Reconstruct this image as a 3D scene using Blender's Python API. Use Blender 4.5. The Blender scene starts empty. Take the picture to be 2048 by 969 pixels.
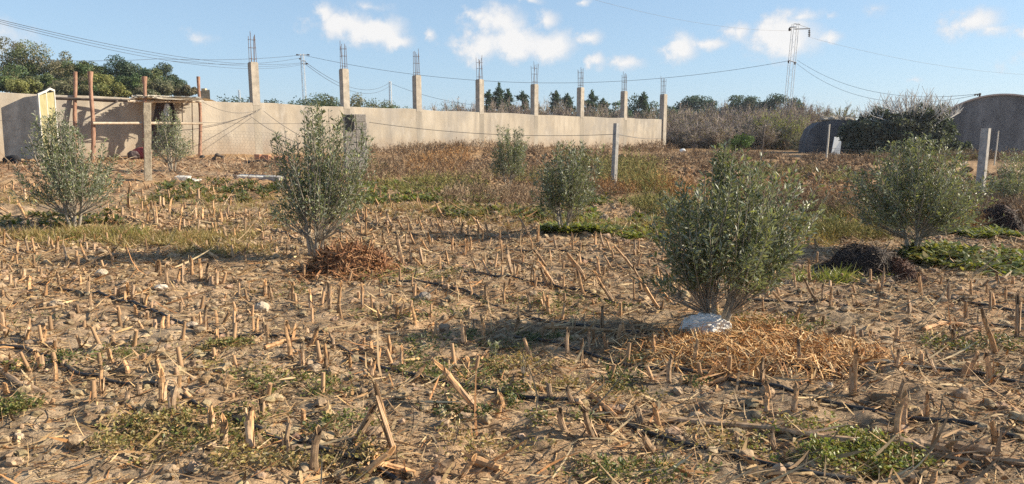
import bpy, math, random
import numpy as np
from mathutils import Matrix, Vector

# ------------------------------------------------------------------ camera, sky, sun, exposure
S = bpy.context.scene
COL = S.collection
R = math.radians
FPX, CX, CY, CAMH, TANP = 1380.0, 1024.0, 484.5, 1.5, 0.155      # focal length in photo pixels, centre, eye height, tan(pitch)
PITCH = math.atan(TANP)
cp, sp = math.cos(PITCH), math.sin(PITCH)

cam = bpy.data.cameras.new('camera')
cam.sensor_width = 36.0
cam.lens = 36.0 * FPX / 2048.0
cam.clip_start = 0.1
cam.clip_end = 5000
camo = bpy.data.objects.new('camera', cam)
COL.objects.link(camo)
camo.location = (0, 0, CAMH)
camo.rotation_euler = (math.pi / 2 - PITCH, 0, 0)
S.camera = camo

SUN_EL, SUN_AZ = 29.0, 85.5            # azimuth clockwise from +Y (the view direction): low sun at the right, a little ahead
SUN_STRENGTH, SKY_STRENGTH, EXPOSURE = 5.0, 0.08, 0.86
sun = bpy.data.lights.new('sun', 'SUN')
sun.energy = SUN_STRENGTH
sun.angle = R(0.55)
sun.color = (1.0, 0.88, 0.69)
suno = bpy.data.objects.new('sun', sun)
COL.objects.link(suno)
sd = Vector((math.sin(R(SUN_AZ)) * math.cos(R(SUN_EL)), math.cos(R(SUN_AZ)) * math.cos(R(SUN_EL)), math.sin(R(SUN_EL))))
suno.rotation_euler = sd.to_track_quat('Z', 'Y').to_euler()
suno.location = (20, 5, 30)

S.view_settings.view_transform = 'Standard'
S.view_settings.look = 'None'
S.view_settings.exposure = EXPOSURE
S.view_settings.gamma = 1.0
S.view_settings.use_curve_mapping = False
S.cycles.max_bounces = 6
S.cycles.transparent_max_bounces = 6
S.cycles.volume_bounces = 0
S.cycles.use_denoising = False
S.cycles.denoiser = 'OPENIMAGEDENOISE'
S.cycles.denoising_input_passes = 'RGB_ALBEDO_NORMAL'
S.cycles.denoising_prefilter = 'ACCURATE'


def pdir(px, py):
    u, v = (px - CX) / FPX, (CY - py) / FPX
    d = np.array([u, cp + v * sp, v * cp - sp])
    return d / np.linalg.norm(d)


def P(px, py, t):
    """The point at depth t behind a position in the photograph."""
    u, v = (px - CX) / FPX, (CY - py) / FPX
    return np.array([u * t, t * (cp + v * sp), CAMH + t * (v * cp - sp)])


W = bpy.data.worlds.new('World')
S.world = W
W.use_nodes = True
nt = W.node_tree
nt.nodes.clear()


def nd(tree, typ, **kw):
    n = tree.nodes.new(typ)
    ins = kw.pop('ins', {})
    for k, v in kw.items():
        setattr(n, k, v)
    for k, v in ins.items():
        if hasattr(v, 'is_output'):
            tree.links.new(v, n.inputs[k])
        else:
            n.inputs[k].default_value = v
    return n


def math_(tree, op, a, b=0.0, c=None, clamp=False):
    n = tree.nodes.new('ShaderNodeMath')
    n.operation = op
    n.use_clamp = clamp
    for i, v in enumerate((a, b) if c is None else (a, b, c)):
        if hasattr(v, 'is_output'):
            tree.links.new(v, n.inputs[i])
        else:
            n.inputs[i].default_value = v
    return n.outputs[0]


sky = nd(nt, 'ShaderNodeTexSky', sky_type='NISHITA', sun_disc=False)
sky.sun_elevation = R(SUN_EL)
sky.sun_rotation = R(SUN_AZ)
sky.altitude = 20
sky.air_density = 1.0
sky.dust_density = 0.35
sky.ozone_density = 2.4
tc = nd(nt, 'ShaderNodeTexCoord')
sep = nd(nt, 'ShaderNodeSeparateXYZ', ins={0: tc.outputs['Generated']})
az = math_(nt, 'ARCTAN2', sep.outputs[0], sep.outputs[1])
el = math_(nt, 'ARCSINE', sep.outputs[2])
nz = nd(nt, 'ShaderNodeTexNoise', ins={'Vector': tc.outputs['Generated'], 'Scale': 34.0, 'Detail': 9.0, 'Roughness': 0.62})
nz2 = nd(nt, 'ShaderNodeTexNoise', ins={'Vector': tc.outputs['Generated'], 'Scale': 12.0, 'Detail': 3.0, 'Roughness': 0.5})
comb = nd(nt, 'ShaderNodeCombineXYZ', ins={0: az, 1: el})
off = nd(nt, 'ShaderNodeVectorMath', operation='SUBTRACT', ins={0: nz.outputs['Color'], 1: (0.5, 0.5, 0.5)})
off = nd(nt, 'ShaderNodeVectorMath', operation='MULTIPLY', ins={0: off.outputs[0], 1: (0.040, 0.026, 0)})
pos = nd(nt, 'ShaderNodeVectorMath', operation='ADD', ins={0: comb.outputs[0], 1: off.outputs[0]}).outputs[0]
CLOUDS = [  # centre and half size as seen in the photograph, weight
    (648, 28, 26, 26, .9), (690, 48, 62, 28, .95), (745, 62, 70, 30, 1.), (795, 80, 34, 18, .9), (668, 60, 30, 20, .7),
    (1040, 88, 120, 34, 1.), (960, 92, 46, 34, 1.), (1000, 48, 62, 36, .8), (958, 28, 30, 18, .75), (1090, 40, 32, 20, .8),
    (1100, 95, 56, 26, 1.), (1175, 76, 32, 18, .85), (1192, 124, 22, 16, .8), (1250, 127, 42, 16, .75), (1360, 100, 38, 30, .9),
    (1416, 88, 44, 13, .75), (1476, 66, 26, 20, .85), (1570, 76, 66, 42, 1.), (1540, 58, 30, 22, .8), (1606, 28, 46, 15, .55),
    (1660, 76, 24, 12, .7), (1945, 44, 44, 26, .85), (1990, 64, 34, 14, .6), (2044, 68, 20, 12, .8), (395, 75, 36, 12, .5),
    (735, 12, 50, 12, .45), (1060, 2, 30, 8, .6), (1165, 2, 22, 7, .6), (866, 72, 11, 11, .55), (1830, 157, 14, 7, .5),
    (1752, 18, 24, 12, .4), (1660, 34, 16, 10, .45), (520, 215, 10, 2, .1), (-160, 60, 140, 40, .9), (2250, 110, 120, 40, .9)]
acc = None
for (px, py, rx, ry, wgt) in CLOUDS:
    d = pdir(px, py)
    a0, e0 = math.atan2(d[0], d[1]), math.asin(d[2])
    q = nd(nt, 'ShaderNodeVectorMath', operation='SUBTRACT', ins={0: pos, 1: (a0, e0, 0)})
    q = nd(nt, 'ShaderNodeVectorMath', operation='MULTIPLY', ins={0: q.outputs[0], 1: (FPX / rx, FPX / ry, 0)})
    ln = nd(nt, 'ShaderNodeVectorMath', operation='LENGTH', ins={0: q.outputs[0]}).outputs['Value']
    f = math_(nt, 'MULTIPLY_ADD', ln, -wgt * .82, wgt * 1.1)
    acc = f if acc is None else math_(nt, 'SMOOTH_MAX', acc, f, 0.12)
acc2 = math_(nt, 'MULTIPLY_ADD', math_(nt, 'SUBTRACT', nz.outputs['Fac'], 0.5), 1.35, acc)
mr = nd(nt, 'ShaderNodeMapRange', interpolation_type='SMOOTHSTEP', ins={'Value': acc2, 'From Min': 0.05, 'From Max': 0.78, 'To Min': 0.0, 'To Max': 0.96})
alpha = mr.outputs[0]
shade = nd(nt, 'ShaderNodeMapRange', ins={'Value': math_(nt, 'ADD', acc2, math_(nt, 'MULTIPLY', nz2.outputs['Fac'], 0.7)), 'From Min': 0.4, 'From Max': 1.1}).outputs[0]
CK = 1.0 / SKY_STRENGTH / 2 ** EXPOSURE
ccol = nd(nt, 'ShaderNodeMix', data_type='RGBA', ins={'Factor': shade})
ccol.inputs[6].default_value = (0.66 * CK, 0.71 * CK, 0.80 * CK, 1)
ccol.inputs[7].default_value = (0.95 * CK, 0.94 * CK, 0.93 * CK, 1)
lowf = nd(nt, 'ShaderNodeMapRange', interpolation_type='SMOOTHSTEP', ins={'Value': el, 'From Min': -0.05, 'From Max': 0.55, 'To Min': 0.62, 'To Max': 0.22}).outputs[0]
hsv = nd(nt, 'ShaderNodeMix', data_type='RGBA', ins={'Factor': lowf})
nt.links.new(sky.outputs[0], hsv.inputs[6])
hsv.inputs[7].default_value = (0.45 * CK, 0.67 * CK, 0.94 * CK, 1)      # the pale blue of moist air low in the sky
mixc = nd(nt, 'ShaderNodeMix', data_type='RGBA', ins={'Factor': alpha})
nt.links.new(hsv.outputs[2], mixc.inputs[6])
nt.links.new(ccol.outputs[2], mixc.inputs[7])
bg = nd(nt, 'ShaderNodeBackground', ins={'Color': mixc.outputs[2], 'Strength': SKY_STRENGTH})
nd(nt, 'ShaderNodeOutputWorld', ins={0: bg.outputs[0]})

# ------------------------------------------------------------------ helpers
rng = np.random.default_rng(11)


def U(a, b, n=None):
    return rng.uniform(a, b, n)


def norm(v):
    v = np.asarray(v, float)
    return v / np.maximum(np.linalg.norm(v, axis=-1, keepdims=True), 1e-9)


def sstep(x, a, b):
    t = np.clip((x - a) / (b - a), 0, 1)
    return t * t * (3 - 2 * t)


class MB:
    """Collects shapes and links them as ONE mesh object."""

    def __init__(s):
        s.V, s.F, s.C, s.M, s.S, s.n = [], [], [], [], [], 0

    def add(s, V, F, col=None, mi=0, smooth=False):
        V = np.asarray(V, np.float64).reshape(-1, 3)
        F = np.asarray(F, np.int64)
        if F.ndim == 1:
            F = F.reshape(1, -1)
        s.V.append(V)
        s.F.append(F + s.n)
        s.n += len(V)
        c = np.ones((len(F), 3)) if col is None else np.broadcast_to(np.asarray(col, float), (len(F), 3))
        s.C.append(c)
        s.M.append(np.full(len(F), mi, np.int32))
        s.S.append(np.full(len(F), smooth, bool))
        return s

    def mesh(s, name, mats):
        V = np.concatenate(s.V)
        loops = np.concatenate([f.ravel() for f in s.F]).astype(np.int32)
        sizes = np.concatenate([np.full(len(f), f.shape[1], np.int32) for f in s.F])
        starts = np.concatenate([[0], np.cumsum(sizes)[:-1]]).astype(np.int32)
        me = bpy.data.meshes.new(name)
        me.vertices.add(len(V))
        me.vertices.foreach_set('co', V.astype(np.float32).ravel())
        me.loops.add(len(loops))
        me.loops.foreach_set('vertex_index', loops)
        me.polygons.add(len(sizes))
        me.polygons.foreach_set('loop_start', starts)
        for m in (mats if isinstance(mats, (list, tuple)) else [mats]):
            me.materials.append(m)
        me.polygons.foreach_set('material_index', np.concatenate(s.M))
        me.polygons.foreach_set('use_smooth', np.concatenate(s.S))
        me.update(calc_edges=True)
        a = me.attributes.new('Col', 'FLOAT_COLOR', 'FACE')
        C = np.concatenate(s.C)
        a.data.foreach_set('color', np.concatenate([C, np.ones((len(C), 1))], 1).astype(np.float32).ravel())
        return me

    def build(s, name, mats, parent=None, loc=None):
        o = bpy.data.objects.new(name, s.mesh(name, mats))
        COL.objects.link(o)
        if loc is not None:
            o.location = loc
        if parent is not None:
            o.parent = parent
        return o


def tag(o, label=None, cat=None, group=None, kind=None):
    if label: o['label'] = label
    if cat: o['category'] = cat
    if group: o['group'] = group
    if kind or cat: o['kind'] = kind or 'thing'
    return o


def empty(name, loc=(0, 0, 0), rz=0.0):
    o = bpy.data.objects.new(name, None)
    COL.objects.link(o)
    o.location = loc
    o.rotation_euler = (0, 0, rz)
    o.empty_display_size = 0.2
    return o


def frame(d):
    d = norm(d)
    ref = np.where(np.abs(d[..., 2:3]) > 0.9, np.array([1.0, 0, 0]), np.array([0, 0, 1.0]))
    a = norm(np.cross(d, ref))
    return a, np.cross(a, d)


def tube(mb, pts, rad, sides=6, col=None, mi=0, cap=True, smooth=True):
    pts = np.asarray(pts, float)
    n = len(pts)
    rad = np.broadcast_to(np.asarray(rad, float), (n,))
    tan = np.gradient(pts, axis=0)
    a, b = frame(tan)
    for i in range(1, n):
        if np.dot(a[i], a[i - 1]) < 0:
            a[i], b[i] = -a[i], -b[i]
    th = np.arange(sides) * 2 * np.pi / sides
    V = pts[:, None] + rad[:, None, None] * (a[:, None] * np.cos(th)[None, :, None] + b[:, None] * np.sin(th)[None, :, None])
    i, j = np.meshgrid(np.arange(n - 1), np.arange(sides), indexing='ij')
    k = (j + 1) % sides
    Fq = np.stack([i * sides + j, i * sides + k, (i + 1) * sides + k, (i + 1) * sides + j], -1).reshape(-1, 4)
    mb.add(V, Fq, col, mi, smooth)
    if cap:
        mb.add(V[0], np.arange(sides)[::-1], col, mi)
        mb.add(V[-1], np.arange(sides), col, mi)
    return mb


BOXF = np.array([[0, 3, 2, 1], [4, 5, 6, 7], [0, 1, 5, 4], [1, 2, 6, 5], [2, 3, 7, 6], [3, 0, 4, 7]])


def hexa(mb, pts, col=None, mi=0):
    return mb.add(pts, BOXF, col, mi)


def box(mb, lo, hi, col=None, mi=0, bev=0.0):
    x0, y0, z0 = lo
    x1, y1, z1 = hi
    if bev <= 0:
        return hexa(mb, [(x0, y0, z0), (x1, y0, z0), (x1, y1, z0), (x0, y1, z0), (x0, y0, z1), (x1, y0, z1), (x1, y1, z1), (x0, y1, z1)], col, mi)
    prof = [(x0 + bev, y0), (x1 - bev, y0), (x1, y0 + bev), (x1, y1 - bev), (x1 - bev, y1), (x0 + bev, y1), (x0, y1 - bev), (x0, y0 + bev)]
    cx, cy = (x0 + x1) / 2, (y0 + y1) / 2
    rings = [[(x, y, z0) for x, y in prof], [(x, y, z1 - bev) for x, y in prof],
             [(cx + (x - cx) * (1 - 2 * bev / (x1 - x0)), cy + (y - cy) * (1 - 2 * bev / (y1 - y0)), z1) for x, y in prof]]
    V = np.array(rings).reshape(-1, 3)
    Fq = [[r * 8 + j, r * 8 + (j + 1) % 8, (r + 1) * 8 + (j + 1) % 8, (r + 1) * 8 + j] for r in range(2) for j in range(8)]
    mb.add(V, Fq, col, mi)
    mb.add(V[16:], np.arange(8), col, mi)
    mb.add(V[:8], np.arange(8)[::-1], col, mi)
    return mb


def strips(mb, c, d, n, L, Wd, bend=0.0, segs=2, prof=(1, 1, .3), col=None, mi=0):
    """Many narrow blades: root c, direction d, bending towards n."""
    c, d, n = np.asarray(c, float), norm(d), norm(n)
    N = len(c)
    L = np.broadcast_to(np.asarray(L, float), (N,))[:, None]
    Wd = np.broadcast_to(np.asarray(Wd, float), (N,))[:, None]
    bend = np.broadcast_to(np.asarray(bend, float), (N,))[:, None]
    s = norm(np.cross(d, n))
    V = np.zeros((N, segs + 1, 2, 3))
    for k in range(segs + 1):
        f = k / segs
        p = c + d * L * f + n * bend * L * f * f
        V[:, k, 0] = p - s * Wd * prof[k] * .5
        V[:, k, 1] = p + s * Wd * prof[k] * .5
    base = (np.arange(N) * (segs + 1) * 2)[:, None]
    Fq = np.concatenate([np.stack([base[:, 0] + 2 * k, base[:, 0] + 2 * k + 1, base[:, 0] + 2 * k + 3, base[:, 0] + 2 * k + 2], -1) for k in range(segs)])
    if col is not None and np.ndim(col) == 2:
        col = np.concatenate([col] * segs)
    return mb.add(V, Fq, col, mi)


def leaves(mb, c, d, n, L, Wd, col=None, mi=0, fold=0.12, mid=0.45):
    c, d, n = np.asarray(c, float), norm(d), norm(n)
    N = len(c)
    L = np.broadcast_to(np.asarray(L, float), (N,))[:, None]
    Wd = np.broadcast_to(np.asarray(Wd, float), (N,))[:, None]
    s = norm(np.cross(d, n))
    m = c + d * L * mid + n * L * fold
    V = np.stack([c, m - s * Wd * .5, c + d * L, m + s * Wd * .5], 1)
    return mb.add(V, np.arange(N * 4).reshape(N, 4), col, mi)


def rdir(n, zlo=-1, zhi=1):
    z = U(zlo, zhi, n)
    a = U(0, 2 * np.pi, n)
    r = np.sqrt(np.maximum(0, 1 - z * z))
    return np.stack([r * np.cos(a), r * np.sin(a), z], -1)


def ico(sub=1):
    t = (1 + 5 ** .5) / 2
    v = [(-1, t, 0), (1, t, 0), (-1, -t, 0), (1, -t, 0), (0, -1, t), (0, 1, t), (0, -1, -t), (0, 1, -t), (t, 0, -1), (t, 0, 1), (-t, 0, -1), (-t, 0, 1)]
    f = [(0, 11, 5), (0, 5, 1), (0, 1, 7), (0, 7, 10), (0, 10, 11), (1, 5, 9), (5, 11, 4), (11, 10, 2), (10, 7, 6), (7, 1, 8),
         (3, 9, 4), (3, 4, 2), (3, 2, 6), (3, 6, 8), (3, 8, 9), (4, 9, 5), (2, 4, 11), (6, 2, 10), (8, 6, 7), (9, 8, 1)]
    v = [np.array(p) / np.linalg.norm(p) for p in v]
    for _ in range(sub):
        cache, nf = {}, []

        def midp(a, b):
            k = (min(a, b), max(a, b))
            if k not in cache:
                m = v[a] + v[b]
                v.append(m / np.linalg.norm(m))
                cache[k] = len(v) - 1
            return cache[k]
        for a, b, c in f:
            ab, bc, ca = midp(a, b), midp(b, c), midp(c, a)
            nf += [(a, ab, ca), (b, bc, ab), (c, ca, bc), (ab, bc, ca)]
        f = nf
    return np.array(v), np.array(f)


ICO0, ICO1, ICO2, ICO3 = ico(0), ico(1), ico(2), ico(3)

# ------------------------------------------------------------------ noise and terrain


def hash2(ix, iy, seed):
    h = (ix.astype(np.int64) * 374761393 + iy.astype(np.int64) * 668265263 + seed * 974634777) & 0xFFFFFFFF
    h = ((h ^ (h >> 13)) * 1274126177) & 0xFFFFFFFF
    return ((h ^ (h >> 16)) & 0xFFFF) / 65535.0


def vnoise(x, y, seed=0):
    x, y = np.asarray(x, float), np.asarray(y, float)
    ix, iy = np.floor(x), np.floor(y)
    fx, fy = x - ix, y - iy
    fx, fy = fx * fx * (3 - 2 * fx), fy * fy * (3 - 2 * fy)
    a, b = hash2(ix, iy, seed), hash2(ix + 1, iy, seed)
    c, d = hash2(ix, iy + 1, seed), hash2(ix + 1, iy + 1, seed)
    return (a + (b - a) * fx) * (1 - fy) + (c + (d - c) * fx) * fy - 0.5


WALL_A = P(517, 303, 32.0)      # foot of the first wall column
WALL_B = P(1324, 297, 53.0)     # foot of the eighth
WDIR = norm((WALL_B - WALL_A) * [1, 1, 0])
WNRM = np.array([WDIR[1], -WDIR[0], 0.0])       # faces the field
WLEN = np.linalg.norm((WALL_B - WALL_A)[:2])


def base_z(x, y):
    x, y = np.asarray(x, float), np.asarray(y, float)
    xc = np.clip(x, -13, 11)
    z = sstep(y, 7, 18) * (0.15 - 0.025 * xc) + sstep(y, 17, 52) * 0.5
    return z


def ground_z(x, y):
    x, y = np.asarray(x, float), np.asarray(y, float)
    z = base_z(x, y)
    r = np.hypot(x, y)
    far = sstep(r, 60, 120)
    amp = 1.0 - 0.6 * sstep(r, 30, 60)
    plough = sstep(y, 19, 22) * (1 - sstep(y, 34, 40)) * sstep(x, -1, 2)
    n1 = vnoise(x / 1.1, y / 1.1, 1)
    n2 = vnoise(x / .41 + 7.3, y / .41, 2)
    n3 = vnoise(x / .16, y / .16 + 3.1, 3)
    n4 = vnoise(x / .065, y / .065, 4)
    n5 = vnoise(x / .03, y / .03, 5)
    z = z + amp * (0.085 * n1 + 0.055 * n2 + 0.05 * n3 * (0.6 + 1.2 * np.clip(n1 + .5, 0, 1)) + .022 * n4 + .010 * n5) * (1 + 1.0 * plough)
    # heaped soil along the foot of the wall
    px, py = x - WALL_A[0], y - WALL_A[1]
    s = px * WDIR[0] + py * WDIR[1]
    d = px * WNRM[0] + py * WNRM[1]
    z = z + np.exp(-((d - 1.2) / 1.3) ** 2) * sstep(s, 5, 12) * (1 - sstep(s, WLEN, WLEN + 6)) * (0.22 + 0.5 * vnoise(s / 1.7, d * 0, 9))
    # bank behind the wall at the far left
    z = z + sstep(y, 43, 52) * sstep(-x, 21.0, 26.5) * (3.2 + 1.4 * vnoise(x / 5, y / 5, 12))
    z = z + far * 1.0 * vnoise(x / 60, y / 60, 14)
    return z


_ts = np.geomspace(2.0, 300.0, 5000)


def GT(px, py, fn=ground_z):
    u, v = (px - CX) / FPX, (CY - py) / FPX
    X, Y, Z = u * _ts, _ts * (cp + v * sp), CAMH + _ts * (v * cp - sp)
    below = Z < fn(X, Y)
    i = int(np.argmax(below)) if below.any() else len(_ts) - 1
    return _ts[i]


def G(px, py, fn=ground_z):
    t = GT(px, py, fn)
    p = P(px, py, t)
    p[2] = ground_z(p[0], p[1])
    return p


def on(x, y, dz=0.0):
    return np.array([x, y, float(ground_z(x, y)) + dz])


# ------------------------------------------------------------------ materials
def mat(name, c1, c2=None, scale=8.0, detail=6.0, rough=0.85, bump=0.0, bscale=None, attr=True, rand=0.0, spec=0.3,
        stretch=(1, 1, 1), metal=0.0, coords='Object', lo=0.35, hi=0.65):
    m = bpy.data.materials.new(name)
    m.use_nodes = True
    t = m.node_tree
    t.nodes.clear()
    out = t.nodes.new('ShaderNodeOutputMaterial')
    b = nd(t, 'ShaderNodeBsdfPrincipled', ins={'Roughness': rough, 'Metallic': metal, 'Specular IOR Level': spec})
    tcn = nd(t, 'ShaderNodeTexCoord')
    mp = nd(t, 'ShaderNodeMapping', ins={'Vector': tcn.outputs[coords], 'Scale': stretch})
    n1 = nd(t, 'ShaderNodeTexNoise', ins={'Vector': mp.outputs[0], 'Scale': scale, 'Detail': detail, 'Roughness': 0.65})
    fac = nd(t, 'ShaderNodeMapRange', ins={'Value': n1.outputs['Fac'], 'From Min': lo, 'From Max': hi}).outputs[0]
    mx = nd(t, 'ShaderNodeMix', data_type='RGBA', ins={'Factor': fac})
    mx.inputs[6].default_value = (*c1, 1)
    mx.inputs[7].default_value = (*(c2 or c1), 1)
    col = mx.outputs[2]
    if attr:
        at = nd(t, 'ShaderNodeAttribute', attribute_name='Col')
        mm = nd(t, 'ShaderNodeMix', data_type='RGBA', blend_type='MULTIPLY', ins={'Factor': 1.0})
        t.links.new(col, mm.inputs[6])
        t.links.new(at.outputs['Color'], mm.inputs[7])
        col = mm.outputs[2]
    if rand:
        oi = nd(t, 'ShaderNodeObjectInfo')
        vv = nd(t, 'ShaderNodeMapRange', ins={'Value': oi.outputs['Random'], 'To Min': 1 - rand, 'To Max': 1 + rand})
        hv = nd(t, 'ShaderNodeHueSaturation', ins={'Value': vv.outputs[0], 'Color': col})
        col = hv.outputs[0]
    t.links.new(col, b.inputs['Base Color'])
    if bump:
        n2 = nd(t, 'ShaderNodeTexNoise', ins={'Vector': mp.outputs[0], 'Scale': bscale or scale * 3, 'Detail': 5.0, 'Roughness': 0.7})
        bp = nd(t, 'ShaderNodeBump', ins={'Strength': 1.0, 'Distance': bump, 'Height': n2.outputs['Fac']})
        t.links.new(bp.outputs[0], b.inputs['Normal'])
    t.links.new(b.outputs[0], out.inputs[0])
    return m


def leaf_mat(name, top, under, trans=0.3, rough=0.45, spec=0.4, tcol=None):
    m = bpy.data.materials.new(name)
    m.use_nodes = True
    t = m.node_tree
    t.nodes.clear()
    out = t.nodes.new('ShaderNodeOutputMaterial')
    at = nd(t, 'ShaderNodeAttribute', attribute_name='Col')
    ge = nd(t, 'ShaderNodeNewGeometry')
    mx = nd(t, 'ShaderNodeMix', data_type='RGBA', ins={'Factor': ge.outputs['Backfacing']})
    mx.inputs[6].default_value = (*top, 1)
    mx.inputs[7].default_value = (*under, 1)
    mm = nd(t, 'ShaderNodeMix', data_type='RGBA', blend_type='MULTIPLY', ins={'Factor': 1.0})
    t.links.new(mx.outputs[2], mm.inputs[6])
    t.links.new(at.outputs['Color'], mm.inputs[7])
    b = nd(t, 'ShaderNodeBsdfPrincipled', ins={'Roughness': rough, 'Specular IOR Level': spec, 'Base Color': mm.outputs[2]})
    tr = nd(t, 'ShaderNodeBsdfTranslucent')
    m2 = nd(t, 'ShaderNodeMix', data_type='RGBA', blend_type='MULTIPLY', ins={'Factor': 1.0})
    m2.inputs[6].default_value = (*(tcol or (top[0] * 1.6, top[1] * 1.8, top[2] * .9)), 1)
    t.links.new(at.outputs['Color'], m2.inputs[7])
    t.links.new(m2.outputs[2], tr.inputs[0])
    ms = nd(t, 'ShaderNodeMixShader', ins={0: trans, 1: b.outputs[0], 2: tr.outputs[0]})
    t.links.new(ms.outputs[0], out.inputs[0])
    return m


M = {}
M['soil'] = mat('dry soil', (.22, .155, .10), (.52, .39, .255), scale=7.0, detail=12, rough=.95, bump=.02, bscale=38, spec=.1, coords='Object')
M['clod'] = mat('soil clod', (.25, .18, .115), (.47, .36, .24), scale=14, detail=6, rough=.95, bump=.01, bscale=50, spec=.1)
M['straw'] = mat('dry straw', (.9, .9, .9), (1.0, 1.0, 1.0), scale=40, rough=.7, spec=.25)
M['stalk'] = mat('maize stalk', (.38, .21, .10), (.68, .41, .205), scale=5.0, detail=7, rough=.65, bump=.0015, bscale=14, rand=.22, spec=.25, stretch=(5, 5, .8))
M['stalkdark'] = mat('weathered maize stalk', (.24, .155, .09), (.50, .345, .215), scale=5.0, detail=7, rough=.75, bump=.0015, bscale=14, rand=.25, spec=.2, stretch=(5, 5, .8))
M['husk'] = mat('dry leaf sheath', (.36, .23, .13), (.62, .43, .27), scale=7, detail=5, rough=.7, rand=.2, spec=.2, stretch=(4, 4, .7))
M['weed'] = leaf_mat('weed leaf', (1.0, 1.0, 1.0), (1.1, 1.1, 1.0), trans=.3, tcol=(1.5, 1.5, .8))
M['drystem'] = mat('dry weed stem', (.8, .8, .8), (1, 1, 1), scale=30, rough=.85, spec=.1)
M['olive'] = leaf_mat('olive leaf', (.098, .122, .060), (.265, .285, .205), trans=.22, rough=.45, spec=.4, tcol=(.30, .32, .12))
M['bark'] = mat('olive bark', (.22, .19, .15), (.36, .32, .26), scale=20, rough=.9, bump=.004, bscale=60)
M['crown'] = leaf_mat('tree leaf', (1.0, 1.0, 1.0), (1.1, 1.1, 1.1), trans=.25, rough=.55, spec=.25, tcol=(1.5, 1.6, .8))
M['twig'] = mat('bare twig', (.75, .75, .75), (1, 1, 1), scale=6, rough=.9, spec=.1)
M['wall'] = mat('cement render', (.375, .32, .25), (.52, .455, .365), scale=1.0, detail=10, rough=.92, bump=.010, bscale=22, spec=.15, stretch=(1, 1, .5))


def stain(m, colr, amount, scale, stretch, zlo=None, zhi=None, lo=.45, hi=.7):
    """dirt with a shape of its own laid over a material: streaks, splashes near the ground"""
    t = m.node_tree
    b = next(n for n in t.nodes if n.type == 'BSDF_PRINCIPLED')
    src = b.inputs['Base Color'].links[0].from_socket
    tcn = nd(t, 'ShaderNodeTexCoord')
    mp = nd(t, 'ShaderNodeMapping', ins={'Vector': tcn.outputs['Object'], 'Scale': stretch, 'Location': (scale * 3.1, 1.7, .4)})
    n1 = nd(t, 'ShaderNodeTexNoise', ins={'Vector': mp.outputs[0], 'Scale': scale, 'Detail': 7.0, 'Roughness': 0.6})
    f = nd(t, 'ShaderNodeMapRange', ins={'Value': n1.outputs['Fac'], 'From Min': lo, 'From Max': hi, 'To Max': amount}).outputs[0]
    if zlo is not None:
        ge = nd(t, 'ShaderNodeNewGeometry')
        z = nd(t, 'ShaderNodeSeparateXYZ', ins={0: ge.outputs['Position']}).outputs[2]
        zz = math_(t, 'ADD', z, math_(t, 'MULTIPLY', n1.outputs['Fac'], .8))
        g = nd(t, 'ShaderNodeMapRange', ins={'Value': zz, 'From Min': zlo, 'From Max': zhi, 'To Min': 1.0, 'To Max': 0.0}).outputs[0]
        f = math_(t, 'MULTIPLY', g, amount)
    mx = nd(t, 'ShaderNodeMix', data_type='RGBA', ins={'Factor': f})
    t.links.new(src, mx.inputs[6])
    mx.inputs[7].default_value = (*colr, 1)
    t.links.new(mx.outputs[2], b.inputs['Base Color'])


stain(M['wall'], (.27, .24, .205), .8, 1.6, (1, 1, .12))
stain(M['wall'], (.31, .285, .255), .7, .35, (1, 1, 1.2), lo=.48, hi=.62)
stain(M['wall'], (.50, .45, .385), .6, 2.7, (1, 1, .5), lo=.55, hi=.7)
M['wallband'] = mat('damp cement render', (.30, .265, .215), (.43, .38, .31), scale=1.3, detail=10, rough=.92, bump=.010, bscale=22, spec=.15, stretch=(1, 1, .3))
stain(M['wallband'], (.24, .21, .175), .8, 1.6, (1, 1, .12))
stain(M['wall'], (.30, .21, .14), .65, 3.0, (1, 1, 1), .9, 1.9)
M['concrete'] = mat('cast concrete', (.34, .30, .25), (.52, .46, .38), scale=4, detail=8, rough=.9, bump=.008, bscale=30, spec=.15)
M['greyconc'] = mat('grey concrete', (.27, .255, .235), (.44, .415, .38), scale=9, detail=8, rough=.9, bump=.006, bscale=40, spec=.15)
M['rebar'] = mat('rusty rebar', (.10, .075, .065), (.20, .13, .10), scale=20, rough=.8)
M['pole'] = mat('peeled reddish log', (.20, .10, .065), (.42, .25, .17), scale=6, detail=6, rough=.75, bump=.01, bscale=20, stretch=(3, 3, .5))
M['timber'] = mat('pale timber', (.40, .31, .22), (.60, .50, .38), scale=8, rough=.8, stretch=(1, 1, 1))
M['darkwood'] = mat('dark timber', (.07, .055, .045), (.15, .115, .09), scale=8, rough=.85)
M['reed'] = mat('grey reeds', (.55, .48, .38), (.72, .66, .55), scale=20, rough=.8)
M['cloth'] = mat('dark sacking', (.06, .045, .045), (.13, .095, .09), scale=9, rough=.95, bump=.01)
M['white'] = mat('white paint', (.70, .70, .68), (.82, .82, .80), scale=12, rough=.6)
M['plastic'] = mat('white plastic sheet', (.62, .59, .54), (.80, .77, .72), scale=10, rough=.45, bump=.02, bscale=14, spec=.5)
M['yellow'] = mat('yellowed board', (.27, .235, .11), (.38, .335, .18), scale=5, detail=6, rough=.7, stretch=(4, 4, .6))
M['rubber'] = mat('black drip hose', (.018, .018, .02), (.06, .055, .05), scale=9, rough=.6, spec=.4)
M['wire'] = mat('galvanised wire', (.10, .095, .09), (.20, .18, .16), scale=20, rough=.6)
M['cable'] = mat('overhead cable', (.035, .035, .04), (.06, .06, .065), scale=5, rough=.7)
M['steel'] = mat('galvanised steel', (.50, .50, .50), (.64, .64, .63), scale=10, rough=.55, metal=.3)
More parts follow.
